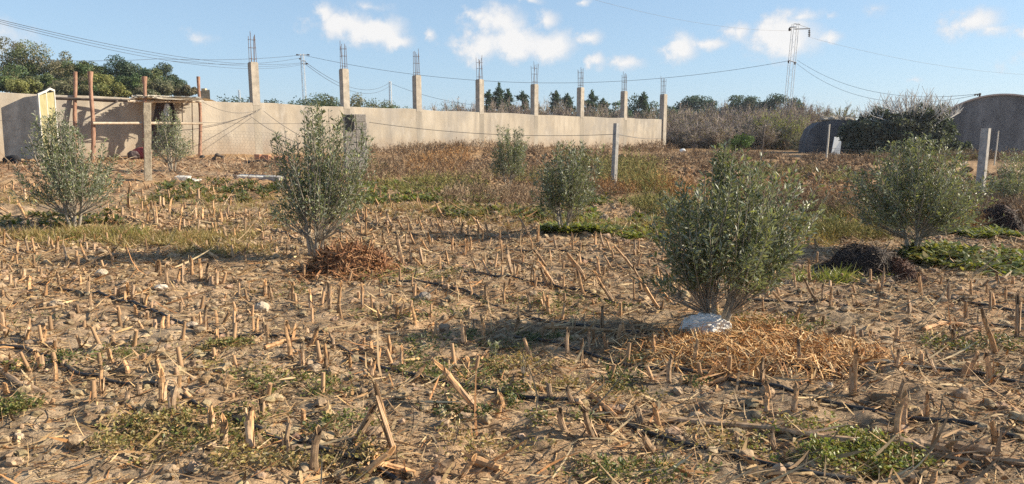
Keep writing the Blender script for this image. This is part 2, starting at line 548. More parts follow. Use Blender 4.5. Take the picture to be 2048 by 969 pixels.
M['brick'] = mat('hollow red brick', (.45, .20, .11), (.60, .32, .20), scale=14, rough=.9, bump=.005)
M['blockwork'] = mat('cinder block', (.30, .26, .22), (.46, .41, .35), scale=14, detail=8, rough=.95, bump=.01)
M['stone'] = mat('field stone', (.34, .29, .23), (.52, .46, .38), scale=10, detail=7, rough=.9, bump=.012, bscale=30)
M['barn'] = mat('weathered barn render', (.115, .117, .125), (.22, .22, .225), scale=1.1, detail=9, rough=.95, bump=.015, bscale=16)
M['annex'] = mat('annex render with painted shade', (.06, .064, .075), (.125, .128, .14), scale=1.1, detail=9, rough=.95, bump=.015, bscale=16)  # the shade on the annex walls is put into this dark albedo
M['barnroof'] = mat('barrel roof render', (.42, .33, .28), (.56, .46, .40), scale=2, detail=7, rough=.9, bump=.01)
M['dusty'] = mat('dusty white board', (.46, .43, .38), (.62, .59, .53), scale=7, rough=.8)
M['oldpost'] = mat('rough brown post', (.24, .195, .14), (.44, .37, .27), scale=9, detail=8, rough=.95, bump=.012, bscale=30)
M['red'] = mat('faded red cloth', (.30, .05, .06), (.42, .10, .09), scale=9, rough=.9)
M['black'] = mat('dull black', (.012, .012, .014), (.03, .03, .035), scale=9, rough=.9)
M['cream'] = mat('cream render', (.44, .34, .20), (.54, .43, .28), scale=3, rough=.9)
M['insul'] = mat('brown insulator', (.07, .05, .045), (.10, .08, .07), scale=5, rough=.4)

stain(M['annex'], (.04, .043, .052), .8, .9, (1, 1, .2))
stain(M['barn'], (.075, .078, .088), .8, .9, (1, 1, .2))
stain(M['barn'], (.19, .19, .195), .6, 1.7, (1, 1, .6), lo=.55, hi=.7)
stain(M['concrete'], (.27, .235, .19), .7, 3.0, (1, 1, .15))
stain(M['plastic'], (.50, .43, .34), .7, 9.0, (1, 1, 1), lo=.52, hi=.7)

# ------------------------------------------------------------------ ground sheet
def build_ground():
    ang = np.concatenate([np.linspace(R(-62), R(62), 1190), np.linspace(R(62), R(298), 60)[1:-1]])
    rr = [0.35]
    while rr[-1] < 34:
        rr.append(rr[-1] * 1.0072 + 0.0008)
    while rr[-1] < 640:
        rr.append(rr[-1] * 1.045)
    rr = np.array(rr)
    A, Rr = np.meshgrid(ang, rr)
    X, Y = Rr * np.sin(A), Rr * np.cos(A)
    Z = ground_z(X, Y)
    nr, na = X.shape
    V = np.stack([X, Y, Z], -1).reshape(-1, 3)
    V = np.concatenate([V, [[0, 0, float(ground_z(0., 0.))]]])
    i, j = np.meshgrid(np.arange(nr - 1), np.arange(na), indexing='ij')
    k = (j + 1) % na
    Fq = np.stack([i * na + j, i * na + k, (i + 1) * na + k, (i + 1) * na + j], -1).reshape(-1, 4)
    ii, jj = i.ravel(), j.ravel()
    x, y = X[ii, jj], Y[ii, jj]
    # the soil's own colour by place: pale crust, straw-mixed soil, browner litter near the wall, dark ploughed strip
    c = np.ones((len(x), 3))

    def mixto(cc, m):
        c[:] = c + (np.array(cc) - c) * m[:, None]
    mixto((1.12, .95, .80), np.clip(vnoise(x / .9, y / .9, 21) * 1.6 + .3, 0, 1))
    mixto((.74, .72, .72), np.clip(vnoise(x / 1.7 + 4, y / 1.7, 22) * 2.0 + .1 + .35 * sstep(x, -1, 3), 0, .8))
    mixto((.60, .56, .52), np.clip(vnoise(x / .33 + 4, y / .33, 27) * 2.4 - .1, 0, .75))
    mixto((1.25, 1.18, 1.1), np.clip(vnoise(x / .5 + 9, y / .25, 23) * 3 - .5, 0, .8))
    band = sstep(y, 11.5, 15)
    mixto((.95, .80, .62), band * np.clip(.55 + vnoise(x / 2.2, y / 1.1, 24), 0, 1))
    mixto((.64, .56, .48), sstep(y, 19, 23) * sstep(x, -3, 1) * np.clip(.7 + vnoise(x / 1.4, y / 2.0, 25), 0, 1))
    mixto((.50, .42, .28), sstep(y, 44, 60))
    mb = MB().add(V, Fq, c, 0, True)
    mb.add([(0, 0, 0)], np.zeros((0, 3), int))
    fan = np.stack([np.full(na, len(V) - 1), (np.arange(na) + 1) % na, np.arange(na)], -1)
    mb.F.append(fan); mb.C.append(np.ones((na, 3))); mb.M.append(np.zeros(na, np.int32)); mb.S.append(np.ones(na, bool))
    o = mb.build('ground', M['soil'])
    tag(o, kind='structure')


build_ground()

# ------------------------------------------------------------------ boundary wall with its columns
COLPX = [517, 695, 838, 962, 1070, 1161, 1247, 1324]


def wall_s(px):
    """Distance along the wall line of the place seen at px."""
    k = (px - CX) / FPX
    # X = k * t, with t close to Y / (cp + v sp); solve on the ground plan with Y ~ t * 1.005
    k = k / (cp + 0.13 * sp)
    return (k * WALL_A[1] - WALL_A[0]) / (WDIR[0] - k * WDIR[1])


def wall_pt(s, d=0.0, z=0.0):
    p = WALL_A + WDIR * s + WNRM * d
    return np.array([p[0], p[1], z])


def wall_z(s, py_a, py_b):
    """Height of a line along the wall that passes py_a at the first column and py_b at the eighth."""
    za, zb = P(517, py_a, 32.0)[2], P(1324, py_b, 53.0)[2]
    return za + (zb - za) * s / WLEN


def wall_local(mb, s0, s1, d0, d1, z0, z1a, z1b, col=None, mi=0):
    q = [wall_pt(s0, d0, z0), wall_pt(s1, d0, z0), wall_pt(s1, d1, z0), wall_pt(s0, d1, z0),
         wall_pt(s0, d0, z1a), wall_pt(s1, d0, z1b), wall_pt(s1, d1, z1b), wall_pt(s0, d1, z1a)]
    hexa(mb, np.array(q), col, mi)


root = empty('boundary_wall', wall_pt(0, 0, 0.5))
tag(root, 'long cement rendered boundary wall with unfinished columns and bare rebar along its top', 'wall')
bpy.context.view_layer.update()
INV = Matrix.Translation(-root.location)


def child(mb, name, m, parent, world_parent=None):
    """Link a mesh built in world coordinates as a part of an empty."""
    o = mb.build(name, m)
    o.parent = parent
    wp = Vector((0, 0, 0))
    p = parent
    mw = Matrix.Identity(4)
    while p is not None:
        mw = p.matrix_basis @ mw
        p = p.parent
    # keep the geometry in local space of the whole chain (parts carry no transform of their own)
    me = o.data
    me.transform(mw.inverted())
    return o


SS = [wall_s(p) for p in COLPX]
S0 = wall_s(-160)
mb = MB()
cuts = np.concatenate([np.linspace(S0, SS[0], 12), np.linspace(SS[0], SS[-1], 40)[1:]])
wt = [wall_z(s, 207, 240.5) + 0.02 * math.sin(s * 1.7) + (0.06 * vnoise(s / 2.1, 0.3, 31)) for s in cuts]
wt = np.array(wt, float)
prof = []
for s, zt in zip(cuts, wt):
    prof.append([wall_pt(s, .10, -.3), wall_pt(s, .10, zt - .015), wall_pt(s, .085, zt), wall_pt(s, -.085, zt), wall_pt(s, -.10, zt - .015), wall_pt(s, -.10, -.3)])
prof = np.array(prof)
n = len(cuts)
Vv = prof.reshape(-1, 3)
Fq = [[a * 6 + k, (a + 1) * 6 + k, (a + 1) * 6 + k + 1, a * 6 + k + 1] for a in range(n - 1) for k in range(5)]
mb.add(Vv, np.array(Fq), None, 0)
mb.add(prof[0], np.arange(6)); mb.add(prof[-1], np.arange(6)[::-1])
child(mb, 'wall_body', M['wall'], root)
# darker vertical bands of render where the columns stand behind it, standing slightly proud
for k, s in enumerate(SS):
    dz = [0, .02, -.02, .03, 0, .02, 0, 0][k]
    zt = wall_z(s, 128, 190) + dz
    mb = MB()
    w = .17
    if k < 7:
        zb = wall_z(s, 209, 242) - .3
        box_pts = lambda d0, d1, z0, z1, ww: np.array([wall_pt(s - ww, d0, z0), wall_pt(s + ww, d0, z0), wall_pt(s + ww, d1, z0), wall_pt(s - ww, d1, z0),
                                                       wall_pt(s - ww, d0, z1), wall_pt(s + ww, d0, z1), wall_pt(s + ww, d1, z1), wall_pt(s - ww, d1, z1)])
        hexa(mb, box_pts(.104, -.0, -.3, zb + .3 - .06, w), None, 1)
        hexa(mb, box_pts(.113, -.26, zb + .3 - .06, zt - .03, w))
        hexa(mb, box_pts(.095, -.24, zt - .03, zt + .01, w - .02))
    else:
        box_pts = lambda d0, d1, z0, z1, ww: np.array([wall_pt(s - ww, d0, z0), wall_pt(s + ww, d0, z0), wall_pt(s + ww, d1, z0), wall_pt(s - ww, d1, z0),
                                                       wall_pt(s - ww, d0, z1), wall_pt(s + ww, d0, z1), wall_pt(s + ww, d1, z1), wall_pt(s - ww, d1, z1)])
        hexa(mb, box_pts(.19, -.22, -.3, zt - .03, w + .03))
        hexa(mb, box_pts(.17, -.20, zt - .03, zt + .01, w))
    c = child(mb, 'column', [M['concrete'], M['wallband']], root)
    rz = wall_z(s, 72, 157)
    for a, (ds, dd) in enumerate([(-.12, .05), (0.0, .06), (.12, .05), (-.12, -.19), (0, -.20), (.12, -.19)]):
        top = rz - [0, .12, .05, .1, -.1, .02][(a + k) % 6] * 1.2
        lean = rng.normal(0, .02, 2)
        b0 = wall_pt(s + ds, dd, zt)
        b1 = wall_pt(s + ds + lean[0], dd + lean[1], (zt + top) / 2)
        b2 = wall_pt(s + ds + lean[0] * 2.2, dd + lean[1] * 2.2, top)
        child(tube(MB(), [b0, b1, b2], .0125, 5), 'rebar', M['rebar'], c)
    for f in (.12, .5, .78):
        z = zt + (rz - zt) * f
        ring = [wall_pt(s + a, b, z + U(-.01, .01)) for a, b in ((-.13, .065), (.13, .065), (.13, -.205), (-.13, -.205), (-.13, .065))]
        child(tube(MB(), ring, .007, 4), 'stirrup', M['rebar'], c)

# ------------------------------------------------------------------ shade frame at the left
fr = empty('shade_frame', on(-14.5, 27.3))
tag(fr, 'rough log pergola frame with reed roof and hanging sacking in front of the wall', 'pergola')


def log_post(px0, py0, px1, py1, t, r0, r1, flare=1.5):
    b, tp = P(px0, py0, t), P(px1, py1, t)
    b = on(b[0], b[1], -.25)
    f = np.linspace(0, 1, 12)
    pts = b + (tp - b) * f[:, None] + np.stack([.02 * np.sin(f * 7 + px0), .02 * np.cos(f * 5 + px0), 0 * f], -1)
    rad = (r0 + (r1 - r0) * f) * (1 + .06 * np.sin(f * 23 + px0)) * (1 + (flare - 1) * sstep(f, .86, 1.0))
    return tube(MB(), pts, rad, 9)


TP = {400: 25.5, 288: 24.0, 183: 23.2, 150: 24.6}
for a in ((400, 306, 398, 154, 28.9, .07, .06, 1.2), (291, 330, 288, 154, 27.0, .07, .058, 1.85), (187, 330, 182, 144, 26.0, .08, .065, 1.5), (152, 320, 149, 144, 26.7, .072, .065, 1.15)):
    child(log_post(*a), 'post', M['pole'], fr)


def bar(name, m, a, b, r, sides=7, sag=0.0, parent=fr):
    f = np.linspace(0, 1, 7)
    p = a + (b - a) * f[:, None]
    p[:, 2] -= sag * 4 * f * (1 - f)
    return child(tube(MB(), p, r * (1 + .1 * np.sin(f * 9 + a[0])), sides), name, m, parent)


bar('mid_rail', M['timber'], P(186, 247, 25.85), P(405, 247, 28.7), .055)
bar('top_beam', M['darkwood'], P(105, 197, 26.2), P(260, 202, 26.7), .055)
bar('top_beam', M['timber'], P(255, 203, 26.65), P(402, 204, 28.8), .05)
bar('top_beam', M['darkwood'], P(150, 198, 26.6), P(232, 203, 27.4), .05)
for px in (232, 268, 300, 345, 380):
    bar('rafter', M['timber'] if px != 232 else M['darkwood'], P(px, 204, 27.0 + (px - 288) * .0165), P(px + 10, 199, 28.6 + (px - 288) * .0125), .035)
# reed mat on the roof: many reeds lying along the frame
mb = MB()
N = 420
a0 = np.array([P(px, 201, t) for px, t in zip(U(262, 310, N), U(26.8, 28.4, N))])
a1 = np.array([P(px, 199, t) for px, t in zip(U(345, 408, N), U(28.0, 29.7, N))])
a0[:, 2] = a1[:, 2] = 0
z = P(330, 199.5, 28.0)[2] + U(0, .10, N)
a0[:, 2] = z + U(-.02, .03, N)
a1[:, 2] = z + U(-.05, .03, N)
strips(mb, a0, a1 - a0, np.tile([0, 0, 1.0], (N, 1)) + rng.normal(0, .4, (N, 3)), np.linalg.norm(a1 - a0, axis=1), .045, U(-.02, .02, N), 3, (1, 1, 1, .7),
       np.array([1, 1, 1.0]) * U(.55, 1.1, N)[:, None])
child(mb, 'reed_roof', M['reed'], fr)
# hanging sacking under the roof
mb = MB()
for (pa, pb, pc, pd, t) in (((312, 206), (346, 205), (357, 246), (306, 240), 28.1), ((296, 240), (352, 244), (350, 300), (300, 300), 28.5), ((335, 206), (345, 206), (352, 245), (344, 246), 27.9)):
    g = 10
    Vg = []
    for i in range(g + 1):
        for j in range(g + 1):
            u, v = i / g, j / g
            q = (np.array(pa) * (1 - u) + np.array(pb) * u) * (1 - v) + (np.array(pd) * (1 - u) + np.array(pc) * u) * v
            Vg.append(P(q[0], q[1], t + .09 * math.sin(u * 11) + .05 * math.sin(v * 6)))
    mb.add(Vg, [[i * (g + 1) + j, (i + 1) * (g + 1) + j, (i + 1) * (g + 1) + j + 1, i * (g + 1) + j + 1] for i in range(g) for j in range(g)], None, 0, True)
child(mb, 'sacking', M['cloth'], fr)
mb = MB()
Vg = []
for i in range(7):
    for j in range(9):
        Vg.append(P(328 + i * 1.6 + 1.2 * math.sin(j * 1.3), 208 + j * 3.6, 27.8 + .05 * math.sin(i * 2.2 + j)))
mb.add(Vg, [[i * 9 + j, (i + 1) * 9 + j, (i + 1) * 9 + j + 1, i * 9 + j + 1] for i in range(6) for j in range(8)], None, 0, True)
child(mb, 'rag', M['plastic'], fr)
for (xa, ya, xb, yb, t) in ((364, 206, 365, 247, 28.5), (384, 206, 386, 300, 28.7)):
    bar('batten', M['darkwood'], P(xa, ya, t), P(xb, yb, t), .02)

# the end wall with a sloping top at the left edge of the field
mb = MB()
q = [(2, 216), (48, 195), (92, 189), (92, 318), (10, 318)]
ft = [P(x, y, 25.0 - (x - 2) * .006) for x, y in q]
bk = [p + np.array([.03, .22, 0]) for p in ft]
mb.add(ft + bk, np.array([0, 4, 3, 2, 1]))
mb.add(ft + bk, np.array([5, 6, 7, 8, 9]))
mb.add(ft + bk, [[i, (i + 1) % 5, 5 + (i + 1) % 5, 5 + i] for i in range(5)])
tag(mb.build('end_wall', M['concrete']), 'short grey wall with a sloping top edge behind the leftmost olive', 'wall')

# yellowed board with a white frame leaning beside it
bd = empty('framed_board', on(*P(92, 310, 23.4)[:2]))
tag(bd, 'upright yellow two panel board in a white frame beside the log pergola', 'board')


def board_pt(u, v, d=0.0):
    a, b, c = P(84, 318, 23.3), P(118, 318, 23.9), P(74, 187, 23.3)
    a, b = on(a[0], a[1], -.05), on(b[0], b[1], -.05)
    up = c - a
    n_ = norm(np.cross(b - a, up))
    return a + (b - a) * u + up * v + n_ * d


def board_quad(mb, poly, d0, d1):
    f = [board_pt(u, v, d1) for u, v in poly]
    b = [board_pt(u, v, d0) for u, v in poly]
    n_ = len(poly)
    mb.add(f + b, np.arange(n_))
    mb.add(f + b, np.arange(n_)[::-1] + n_)
    mb.add(f + b, [[(i + 1) % n_, i, n_ + i, n_ + (i + 1) % n_] for i in range(n_)])


for (u0, u1, v0, v1) in ((.06, .475, .965, 1.0), (.525, .95, 1.01, 1.03)):
    mb = MB()
    board_quad(mb, [(u0, .05), (u1, .05), (u1, v1), (u0, v0)], 0, .03)
    child(mb, 'panel', M['yellow'], bd)
mb = MB()
board_quad(mb, [(0, 0), (.06, 0), (.06, .98), (0, .965)], -.012, .05)
board_quad(mb, [(.95, 0), (1, 0), (1, 1.03), (.95, 1.035)], -.012, .05)
board_quad(mb, [(0, .967), (.5, 1.02), (.5, 1.05), (0, .995)], -.014, .052)
board_quad(mb, [(.5, 1.022), (.72, 1.06), (1, 1.032), (1, 1.062), (.72, 1.09), (.5, 1.052)], -.016, .054)
board_quad(mb, [(.48, .05), (.52, .05), (.52, 1.02), (.48, 1.02)], -.004, .036)
child(mb, 'board_frame', M['dusty'], bd)

# ------------------------------------------------------------------ fence posts, block pillar, stakes
def square_post(name, px0, py0, px1, py1, w, m, label, rz=.2, t=None, chip=0.0):
    b = G(px0, py0)
    t0 = t or GT(px0, py0)
    if t:
        p = P(px0, py0, t)
        b = on(p[0], p[1])
    tp = P(px1, py1, t0)
    mb = MB()
    f = np.linspace(-.12, 1, 9)
    ax = np.array([math.cos(rz), math.sin(rz), 0])
    ay = np.array([-math.sin(rz), math.cos(rz), 0])
    rings = []
    for q in f:
        c = b + (tp - b) * q
        k = 1 + (chip * .35 * vnoise(q * 9, .5, int(px0)) if chip else 0)
        h = w / 2 * k
        e = .14 * h
        o8 = [(-h + e, -h), (h - e, -h), (h, -h + e), (h, h - e), (h - e, h), (-h + e, h), (-h, h - e), (-h, -h + e)]
        rings.append([c + ax * x * (1 + chip * U(-.12, .12)) + ay * y * (1 + chip * U(-.12, .12)) for x, y in o8])
    Vr = np.array(rings).reshape(-1, 3)
    mb.add(Vr, [[r * 8 + j, r * 8 + (j + 1) % 8, (r + 1) * 8 + (j + 1) % 8, (r + 1) * 8 + j] for r in range(8) for j in range(8)])
    mb.add(Vr[-8:], np.arange(8))
    o = mb.build(name, m)
    o.data.transform(Matrix.Translation(-Vector(b)))
    o.location = b
    return tag(o, label, 'post', 'concrete posts of the wire fence'), b, tp


_, PB1, PT1 = square_post('fence_post', 296, 360, 294, 206, .17, M['oldpost'], 'thick rough fence post with chipped edges in front of the pergola', .5, 17.2, .8)
_, PB2, PT2 = square_post('fence_post', 1227, 379, 1233, 247, .125, M['greyconc'], 'slim grey concrete fence post in front of the far end of the wall', .62, 18.4)
_, PB3, PT3 = square_post('fence_post', 1958, 401, 1972, 257, .165, M['greyconc'], 'pale edged grey concrete fence post leaning before the barn', .62, 16.4)


def stake(px0, py0, px1, py1, t, r, label, m='timber'):
    a, b = P(px0, py0, t), P(px1, py1, t)
    a = on(a[0], a[1], -.1)
    mb = tube(MB(), [a, a * .5 + b * .5 + [.015, 0, 0], b], [r, r * .95, r * .8], 6)
    tag(mb.build('stake', M[m]), label, 'stake', 'thin stakes standing in the far field')


stake(1653, 306, 1659, 249, 36, .045, 'thin grey stake in front of the low annex with the leaning white board', 'reed')
stake(1523, 300, 1529, 248, 36, .035, 'dark thin stake before the brown thicket between wall and annex', 'darkwood')
stake(1990, 312, 1997, 262, 33, .03, 'pale thin stake in front of the barn beyond the leaning post', 'reed')

pil = empty('block_pillar', on(*P(714, 372, 19.2)[:2]))
tag(pil, 'square cinder block pillar half hidden behind the tall forked olive', 'pillar')
pb = P(714, 372, 19.2)
zt = P(714, 229, 19.2)[2]
x0, y0 = pb[0], pb[1]
zb = float(ground_z(x0, y0)) - .1
nco = 9
for k in range(nco):
    z0 = zb + (zt - zb) * k / nco
    z1 = zb + (zt - zb) * (k + 1) / nco - .012
    ox = rng.normal(0, .006)
    mb = MB()
    Rm = Matrix.Rotation(.35, 4, 'Z')
    box(mb, (-.30 + ox, -.22, z0), (-.012 + ox, .22, z1), None, 0, .008)
    box(mb, (.0 + ox, -.22, z0), (.29 + ox, .22, z1), None, 0, .008)
    if k < nco - 1:
        box(mb, (-.28, -.20, z1), (.27, .20, z1 + .012))
    mb.V = [np.array([list(Rm @ Vector(v)) for v in vv]) + [x0, y0, 0] for vv in mb.V]
    child(mb, 'block_course', M['blockwork'], pil)
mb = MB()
box(mb, (-.285, -.232, zt - .46), (-.05, -.2235, zt - .03))  # flat black plate; its colour stands for the shade inside a block hollow
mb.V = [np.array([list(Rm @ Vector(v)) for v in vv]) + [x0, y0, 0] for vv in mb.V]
child(mb, 'painted_hollow', M['black'], pil)


def hang(name, m, pts, r, label, cat, sag=0.0, group=None, n_=24, sides=5):
    out = []
    for a, b in zip(pts[:-1], pts[1:]):
        f = np.linspace(0, 1, n_)
        q = np.asarray(a) + (np.asarray(b) - np.asarray(a)) * f[:, None]
        q[:, 2] -= sag * 4 * f * (1 - f)
        out.append(q if not out else q[1:])
    return tag(tube(MB(), np.concatenate(out), r, sides).build(name, m), label, cat, group)


GW = 'strands of wire strung along the old fence'
hang('fence_wire', M['wire'], [P(738, 245, 19.0), P(1230, 269, 18.35)], .007, 'sagging wire from the block pillar to the slim grey post', 'wire', .16, GW)
hang('fence_wire', M['wire'], [P(1234, 269, 18.35), P(1323, 276, 52)], .012, 'wire from the slim grey post back to the end of the wall', 'wire', .1, GW)
hang('fence_wire', M['wire'], [P(-40, 240, 17.2), PT1 + [0, -.09, -.45], P(690, 247, 19.0)], .0045, 'fine straight wire past the thick rough post towards the block pillar', 'wire', .03, GW)
hang('fence_wire', M['wire'], [P(522, 217, 31.6), P(500, 231, 30), P(404, 254, 28.6)], .011, 'slack wire from the first wall column down to the pergola rail', 'wire', .04, GW)
hang('fence_wire', M['wire'], [P(520, 219, 31.6), P(405, 204, 28.8)], .011, 'slack wire from the first wall column to the reed roof', 'wire', .3, GW)
hang('fence_wire', M['wire'], [P(500, 232, 29), P(600, 288, 19.5)], .009, 'lower loose wire slanting down the wall face to the forked olive', 'wire', .1, GW)
hang('fence_wire', M['wire'], [P(527, 222, 31.5), P(640, 292, 19.5)], .009, 'upper loose wire slanting from the first column to the forked olive', 'wire', .1, GW)
hang('fence_wire', M['wire'], [P(1610, 291, 37), PT3 + [0, -.05, -.6]], .006, 'thin wire from the low annex to the leaning post before the barn', 'wire', .1, GW)


def netting(a, b, h, label):
    """hexagon wire netting as fine wire"""
    mb = MB()
    Ln = np.linalg.norm((b - a)[:2])
    cw, ch = .085, .075
    nx, ny = int(Ln / cw), int(h / ch)
    fx = np.arange(nx)
    segs = []
    for j in range(ny):
        o = .5 * (j % 2)
        x = (fx + o) * cw
        z = j * ch
        segs.append(np.stack([x, np.full(nx, z + .03), x, np.full(nx, z + ch * .7 + .03)], -1))
        segs.append(np.stack([x, np.full(nx, z + ch * .7 + .03), x + cw / 2, np.full(nx, z + ch + .03)], -1))
        segs.append(np.stack([x, np.full(nx, z + ch * .7 + .03), x - cw / 2, np.full(nx, z + ch + .03)], -1))
    sg = np.concatenate(segs)
    d = norm((b - a) * [1, 1, 0])

    def w(x, z):
        p = a[None] + d[None] * x[:, None]
        p[:, 2] = base_z(p[:, 0], p[:, 1]) + z + .05 * np.sin(x * .9)
        p[:, 1] += .03 * np.sin(x * 2.3) * np.sin(z * 3)
        return p
    p0, p1 = w(sg[:, 0], sg[:, 1]), w(sg[:, 2], sg[:, 3])
    strips(mb, p0, p1 - p0, np.tile([0, 1.0, 0], (len(p0), 1)), np.linalg.norm(p1 - p0, axis=1), .0028, 0, 1, (1, 1))
    tag(mb.build('wire_netting', M['wire']), label, 'netting', 'hexagonal wire netting of the fence')


netting(PB1, np.array([x0 - .35, y0, 0]), 1.22, 'wire netting stretched between the thick rough post and the block pillar')
netting(np.array([x0 + .35, y0, 0]), PB2, 1.0, 'wire netting stretched between the block pillar and the slim grey post')

# ------------------------------------------------------------------ barn, annex, small things at the back
bn = empty('barrel_barn', on(*P(1980, 309, 45)[:2]))
tag(bn, 'grey barrel roofed barn with an arched shaded end wall', 'barn')
BL, BR = P(1878, 312, 44.6), P(2118, 312, 44.2)
bw = norm((BR - BL) * [1, 1, 0])
bback = np.array([.66, .75, 0])
zsp, zpk = P(1885, 229, 44.6)[2], P(1985, 193.5, 45)[2]
LW = np.linalg.norm((BR - BL)[:2])


def arch(u):
    e = abs(2 * u - 1)
    return zsp + (zpk - zsp) * (1 - e ** 2.1)


def barn_shell(off, z_up, depth0, depth1, m, name, solid):
    us = np.linspace(-off / LW, 1 + off / LW, 25)
    ring0 = [BL + bw * LW * u for u in us]
    top = []
    for u, p in zip(us, ring0):
        top.append(np.array([p[0], p[1], arch(min(max(u, 0), 1)) + z_up]))
    top = np.array(top)
    fr_, bk_ = top + bback * depth0, top + bback * depth1
    mb = MB()
    nn = len(us)
    if solid:
        fb, bb = fr_.copy(), bk_.copy()
        fb[:, 2] = -.2
        bb[:, 2] = -.2
        for A_, B_, rev in ((fb, fr_, 0), (bb, bk_, 1)):
            Fk = np.array([[i, i + 1, nn + i + 1, nn + i] for i in range(nn - 1)])
            mb.add(np.concatenate([A_, B_]), Fk[:, ::-1] if rev else Fk)
        mb.add([fb[0], fr_[0], bk_[0], bb[0]], [[0, 1, 2, 3]])
        mb.add([fb[-1], fr_[-1], bk_[-1], bb[-1]], [[3, 2, 1, 0]])
        mb.add(np.concatenate([fr_, bk_]), [[i, i + 1, nn + i + 1, nn + i] for i in range(nn - 1)])
    else:
        t2 = .10
        fi, bi = fr_ - [0, 0, t2], bk_ - [0, 0, t2]
        al = np.concatenate([fr_, bk_, fi, bi])
        Fk = []
        for i in range(nn - 1):
            Fk += [[i, i + 1, nn + i + 1, nn + i], [2 * nn + i, 3 * nn + i, 3 * nn + i + 1, 2 * nn + i + 1], [i, 2 * nn + i, 2 * nn + i + 1, i + 1], [nn + i, nn + i + 1, 3 * nn + i + 1, 3 * nn + i]]
        mb.add(al, Fk, None, 0, False)
    child(mb, name, m, bn)


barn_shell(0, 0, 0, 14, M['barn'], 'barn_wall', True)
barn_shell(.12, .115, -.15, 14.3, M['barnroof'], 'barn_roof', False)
mb = MB()
tube(mb, [P(1958, 204, 46.5), P(1960, 187, 46.5)], .06, 6)
tube(mb, [P(1949, 189.5, 46.5), P(1962, 188.5, 46.5)], .04, 5)
for px in (1950, 1955):
    tube(mb, [P(px, 189, 46.5), P(px, 192.5, 46.5)], [.05, .03], 6)
child(mb, 'line_bracket', M['darkwood'], bn)

# low annex with a rounded corner
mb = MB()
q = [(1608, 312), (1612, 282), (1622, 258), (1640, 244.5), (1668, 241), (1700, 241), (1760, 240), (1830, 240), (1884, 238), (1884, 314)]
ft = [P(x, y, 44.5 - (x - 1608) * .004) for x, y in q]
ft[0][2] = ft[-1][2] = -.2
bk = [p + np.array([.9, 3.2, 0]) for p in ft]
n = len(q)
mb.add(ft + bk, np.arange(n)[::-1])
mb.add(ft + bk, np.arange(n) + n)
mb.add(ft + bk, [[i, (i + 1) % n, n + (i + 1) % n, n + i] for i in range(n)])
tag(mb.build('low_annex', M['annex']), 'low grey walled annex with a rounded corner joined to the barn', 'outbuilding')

mb = MB()
a, b, c, d = P(1663, 303, 43.3), P(1680, 303, 43.2), P(1684, 276, 43.9), P(1669, 275, 43.95)
a[2], b[2] = on(*a[:2])[2], on(*b[:2])[2]
hexa(mb, [a, b, c, d, a + [0, .05, .02], b + [0, .05, .02], c + [0, .05, .02], d + [0, .05, .02]])
tag(mb.build('leaning_board', M['white']), 'white board leaning against the shaded annex wall', 'board')

# rubble on the annex roof
mb = MB()
for k in range(46):
    px, t = U(1648, 1706), U(44.7, 46.4)
    p = P(px, 241, t)
    p[2] = P(1670, 241, 44.3)[2] + U(.0, .22) * (1 - abs(px - 1675) / 40)
    s = U(.08, .22)
    v = ICO1[0] * [s * U(.7, 1.6), s, s * U(.5, .8)] * (1 + .25 * vnoise(ICO1[0][:, :1] * 3 + k, ICO1[0][:, 1:2] * 3, 5))
    mb.add(v + p, ICO1[1], U(.5, 1.1))
for k in range(30):
    p = P(U(1650, 1700), 240, U(44.7, 46))
    p[2] = P(1670, 241, 44.3)[2] + U(.05, .2)
    d = rdir(1, -.05, .3)[0]
    tube(mb, [p, p + d * U(.4, .9)], U(.02, .04), 5, U(.6, 1.1))
tag(mb.build('rubble_heap', M['stone']), 'pale heap of broken stones and sticks on top of the annex', 'heap')

mb = MB()
c = [P(400, 206, 62), P(421, 206, 62), P(421, 206, 64), P(400, 206, 64)]
z1 = P(410, 180, 62)[2]
z0 = 0.5
hexa(mb, [(p[0], p[1], z0) for p in (c[0], c[1], c[1] + [-1.5, 3, 0], c[0] + [-1.5, 3, 0])] + [(p[0], p[1], z1 - (.12 if i in (0, 3) else 0)) for i, p in enumerate((c[0], c[1], c[1] + [-1.5, 3, 0], c[0] + [-1.5, 3, 0]))])
box(mb, (c[0][0] + .1, c[0][1] + .2, z1 - .14), (c[0][0] + .45, c[0][1] + .6, z1 + .12))
tag(mb.build('parapet_building', M['cream']), 'small cream building corner behind the wall at the foot of the bank', 'building')

# ------------------------------------------------------------------ poles and overhead lines
def lattice(name, pxb, pyb, pxt, pyt, t, w0, w1, label, bays, r=.035):
    b, tp = P(pxb, pyb, t), P(pxt, pyt, t)
    b[2] = float(ground_z(b[0], b[1])) - .1
    tp = np.array([b[0] + (tp[0] - b[0]) * 0.0 + (tp[0] - P(pxb, pyb, t)[0]), tp[1], tp[2]])
    b[1] = tp[1]
    o = empty(name, b)
    tag(o, label, 'pylon', 'steel lattice pylons carrying the lines')
    cs = [(-1, -1), (1, -1), (1, 1), (-1, 1)]
    corner = lambda k, f: b + (tp - b) * f + np.array([cs[k][0], cs[k][1], 0]) * (w0 + (w1 - w0) * f) / 2
    for k in range(4):
        child(tube(MB(), [corner(k, 0), corner(k, 1)], r, 4), 'leg', M['steel'], o)
    for k in range(4):
        mb = MB()
        for i in range(bays):
            f0, f1 = i / bays, (i + 1) / bays
            a_, b_ = (k, (k + 1) % 4) if i % 2 else ((k + 1) % 4, k)
            tube(mb, [corner(a_, f0), corner(b_, f1)], r * .22, 4)
        child(mb, 'lattice_bracing', M['steel'], o)
    return o, b, tp


